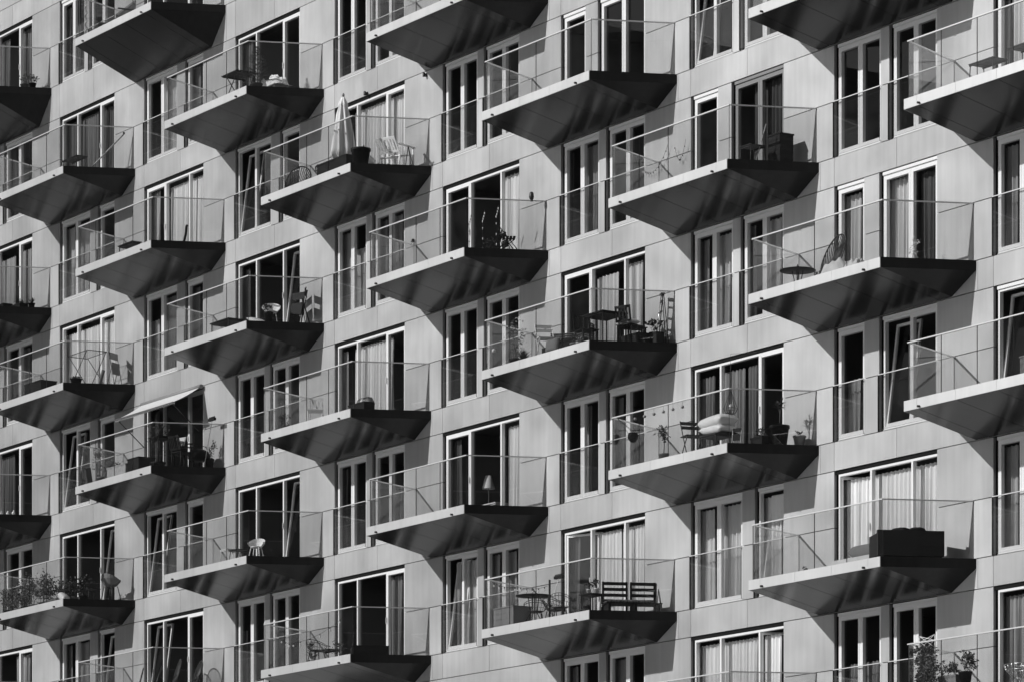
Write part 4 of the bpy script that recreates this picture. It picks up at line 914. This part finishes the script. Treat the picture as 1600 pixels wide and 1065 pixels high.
# ---------------------------------------------------------------- curtains
CURT=[(0,0,-4.01,-3.27,0.16,2.20),(0,0,-2.70,-1.84,0.16,2.20),(0,1,-3.48,-2.88,0.12,2.20),(1,1,-4.66,-3.84,0.12,2.20),(1,1,-3.75,-2.74,0.14,2.20),(1,1,-2.46,-1.79,0.09,2.20),(1,0,-5.03,-4.45,0.32,2.20),(1,0,-4.24,-3.63,0.20,1.60),(2,1,-4.21,-3.27,0.50,2.20),(2,1,-2.45,-1.86,0.20,2.20),(2,1,-4.97,-4.67,0.12,2.20),(2,2,-5.05,-4.21,0.42,2.25),(2,2,-3.61,-2.71,0.62,2.20),(2,2,-2.49,-1.72,0.62,2.20),(4,2,-4.10,-2.71,0.50,2.20),(4,2,-2.55,-1.65,0.55,2.20),(4,2,-5.01,-4.36,0.10,2.20),(5,3,-2.28,-1.63,0.70,2.20),(6,3,-4.11,-3.52,0.22,2.20),(6,3,-4.75,-4.54,0.12,2.20),(7,3,-2.66,-1.67,0.06,2.25),(8,4,-4.70,-4.10,0.40,2.20),(8,4,-3.42,-2.65,0.50,2.25),(8,4,-4.90,-4.72,0.10,2.20),(8,4,-2.10,-1.60,0.07,2.20),(9,3,-4.88,-4.48,0.30,2.30),(9,3,-4.44,-4.00,0.50,2.30),(9,4,-4.64,-4.24,0.25,2.20),(0,2,-3.84,-2.88,0.30,2.05),(0,2,-2.57,-1.84,0.28,2.10),(1,2,-5.07,-4.24,0.42,2.20),(1,2,-4.04,-3.31,0.38,2.20),(1,3,-5.11,-4.24,0.60,2.15),(1,3,-4.12,-2.78,0.62,2.15),(1,3,-2.54,-1.79,0.62,2.20),(0,3,-2.79,-1.93,0.16,2.20),(2,3,-4.78,-4.28,0.34,1.70),(2,3,-4.02,-3.31,0.20,2.20),(2,3,-2.41,-1.90,0.14,2.20),(3,3,-4.92,-4.35,0.10,2.20),(7,4,-4.78,-4.34,0.22,2.20),(7,4,-4.10,-3.52,0.42,2.20),(7,4,-3.01,-2.61,0.25,2.20),(7,4,-2.23,-1.67,0.50,2.20),(6,4,-3.57,-2.68,0.42,2.10),(6,4,-2.44,-1.70,0.42,2.20),(4,3,-4.85,-4.30,0.25,2.20),(4,3,-4.10,-3.59,0.36,1.70),(4,3,-3.02,-2.52,0.16,2.20),(4,3,-2.33,-1.78,0.30,2.20),(4,4,-4.10,-2.71,0.55,2.20),(4,4,-2.52,-2.21,0.50,2.20),(4,4,-5.04,-4.46,0.35,2.20),(5,4,-2.40,-2.00,0.12,2.00),(6,5,-4.00,-3.79,0.30,2.20),(6,5,-2.84,-2.50,0.16,2.20),(7,5,-4.83,-4.15,0.16,2.15),(7,5,-3.95,-3.01,0.22,2.15),(7,5,-2.90,-2.56,0.14,2.15),(8,5,-4.56,-4.12,0.22,1.30),(7,6,-4.83,-4.15,0.50,2.20),(7,6,-4.00,-3.13,0.52,2.20),(7,6,-2.38,-1.67,0.50,2.20),(8,6,-4.79,-4.03,0.80,2.20),(8,6,-3.88,-2.63,0.62,2.20),(8,6,-2.48,-1.60,0.62,2.20),(5,5,-2.11,-1.66,0.55,2.20),(5,5,-4.90,-4.25,0.08,2.20),(4,5,-5.01,-4.46,0.14,2.20),(4,5,-2.33,-1.78,0.12,1.40),(5,6,-4.49,-4.25,0.28,2.20),(5,6,-4.13,-3.52,0.40,2.20),(5,6,-2.91,-2.51,0.30,2.20),(5,6,-2.22,-1.77,0.30,2.20),(6,6,-3.57,-2.73,0.60,2.20),(6,6,-2.52,-1.64,0.68,2.20),(9,6,-4.84,-4.24,0.30,2.20),(7,7,-4.86,-4.12,0.55,2.20),(7,7,-3.95,-2.66,0.68,2.20),(7,7,-2.28,-1.67,0.60,2.20),(8,7,-4.52,-4.17,0.20,1.30),(8,7,-3.93,-3.51,0.20,1.30),(8,7,-2.01,-1.64,0.20,1.20),(9,7,-4.84,-4.04,0.25,2.20),(6,6,-4.92,-4.27,0.10,2.20),(0,6,-2.83,-1.93,0.35,2.20),(0,4,-3.88,-2.96,0.12,2.20),(1,6,-5.11,-4.41,0.22,2.20),(1,6,-4.16,-3.35,0.30,2.20),(4,6,-2.46,-1.78,0.18,2.20),(3,6,-4.99,-4.49,0.20,1.60),(2,4,-4.82,-4.28,0.08,2.20),(3,1,-4.99,-4.21,0.14,2.20),(6,7,-4.86,-4.37,0.20,2.20),(6,7,-2.84,-2.37,0.20,2.20),(5,2,-4.31,-4.07,0.10,2.00),(3,4,-3.10,-2.69,0.30,1.40)]
NTH=['top','second','third','fourth','fifth','sixth','seventh','eighth','ninth','tenth']
def curtains():
    rows={}
    for k,L in cells(): rows.setdefault(k,[]).append(L)
    seen={}
    for n,(k,L,x0,x1,t,zt) in enumerate(CURT):
        if t>=.5 and x1-x0>.7: x1+=.16
        sp=SPAN[wtype(k,L)]; w=x1-x0; cxm=(x0+x1)/2
        si=0 if len(sp)==1 or cxm<(sp[0][1]+sp[1][0])/2+.4 else 1
        a,b=sp[si]; wide=len(sp)==1; q=(cxm-.4-a)/(b-a)
        pane=('left' if q<.33 else 'middle' if q<.7 else 'right') if wide else ('left' if q<.5 else 'right')
        me=pleat_mesh(w,zt-.04,seed=n,slant=random.uniform(-.1,.06)); me.materials.clear(); me.materials.append(cl(round(t,2)))
        o=link('curtain',me,None,(cx(k)+x0,.27,cz(L)+.03))
        tone='white' if t>.58 else 'pale' if t>.38 else 'grey' if t>.19 else 'dark'
        r=rows[k].index(L); col='leftmost' if k==0 else 'rightmost' if k==9 else NTH[k]
        where='%s pane'%pane if wide else '%s window %s side'%(('left','right')[si],pane)
        lab='%s curtain, %s, %s row down, %s column from left'%(tone,where,NTH[r],col)
        if k in (0,9): lab='%s curtain, %s, %s row down, %s window column'%(tone,where,NTH[r],col)
        c=seen.get(lab,0); seen[lab]=c+1
        if c: lab=lab.replace(' curtain',' right-hand curtain',1)
        tag(o,lab,'curtain','pleated curtains behind the panes')
furnish(); curtains()
setup_light()
setup_camera()
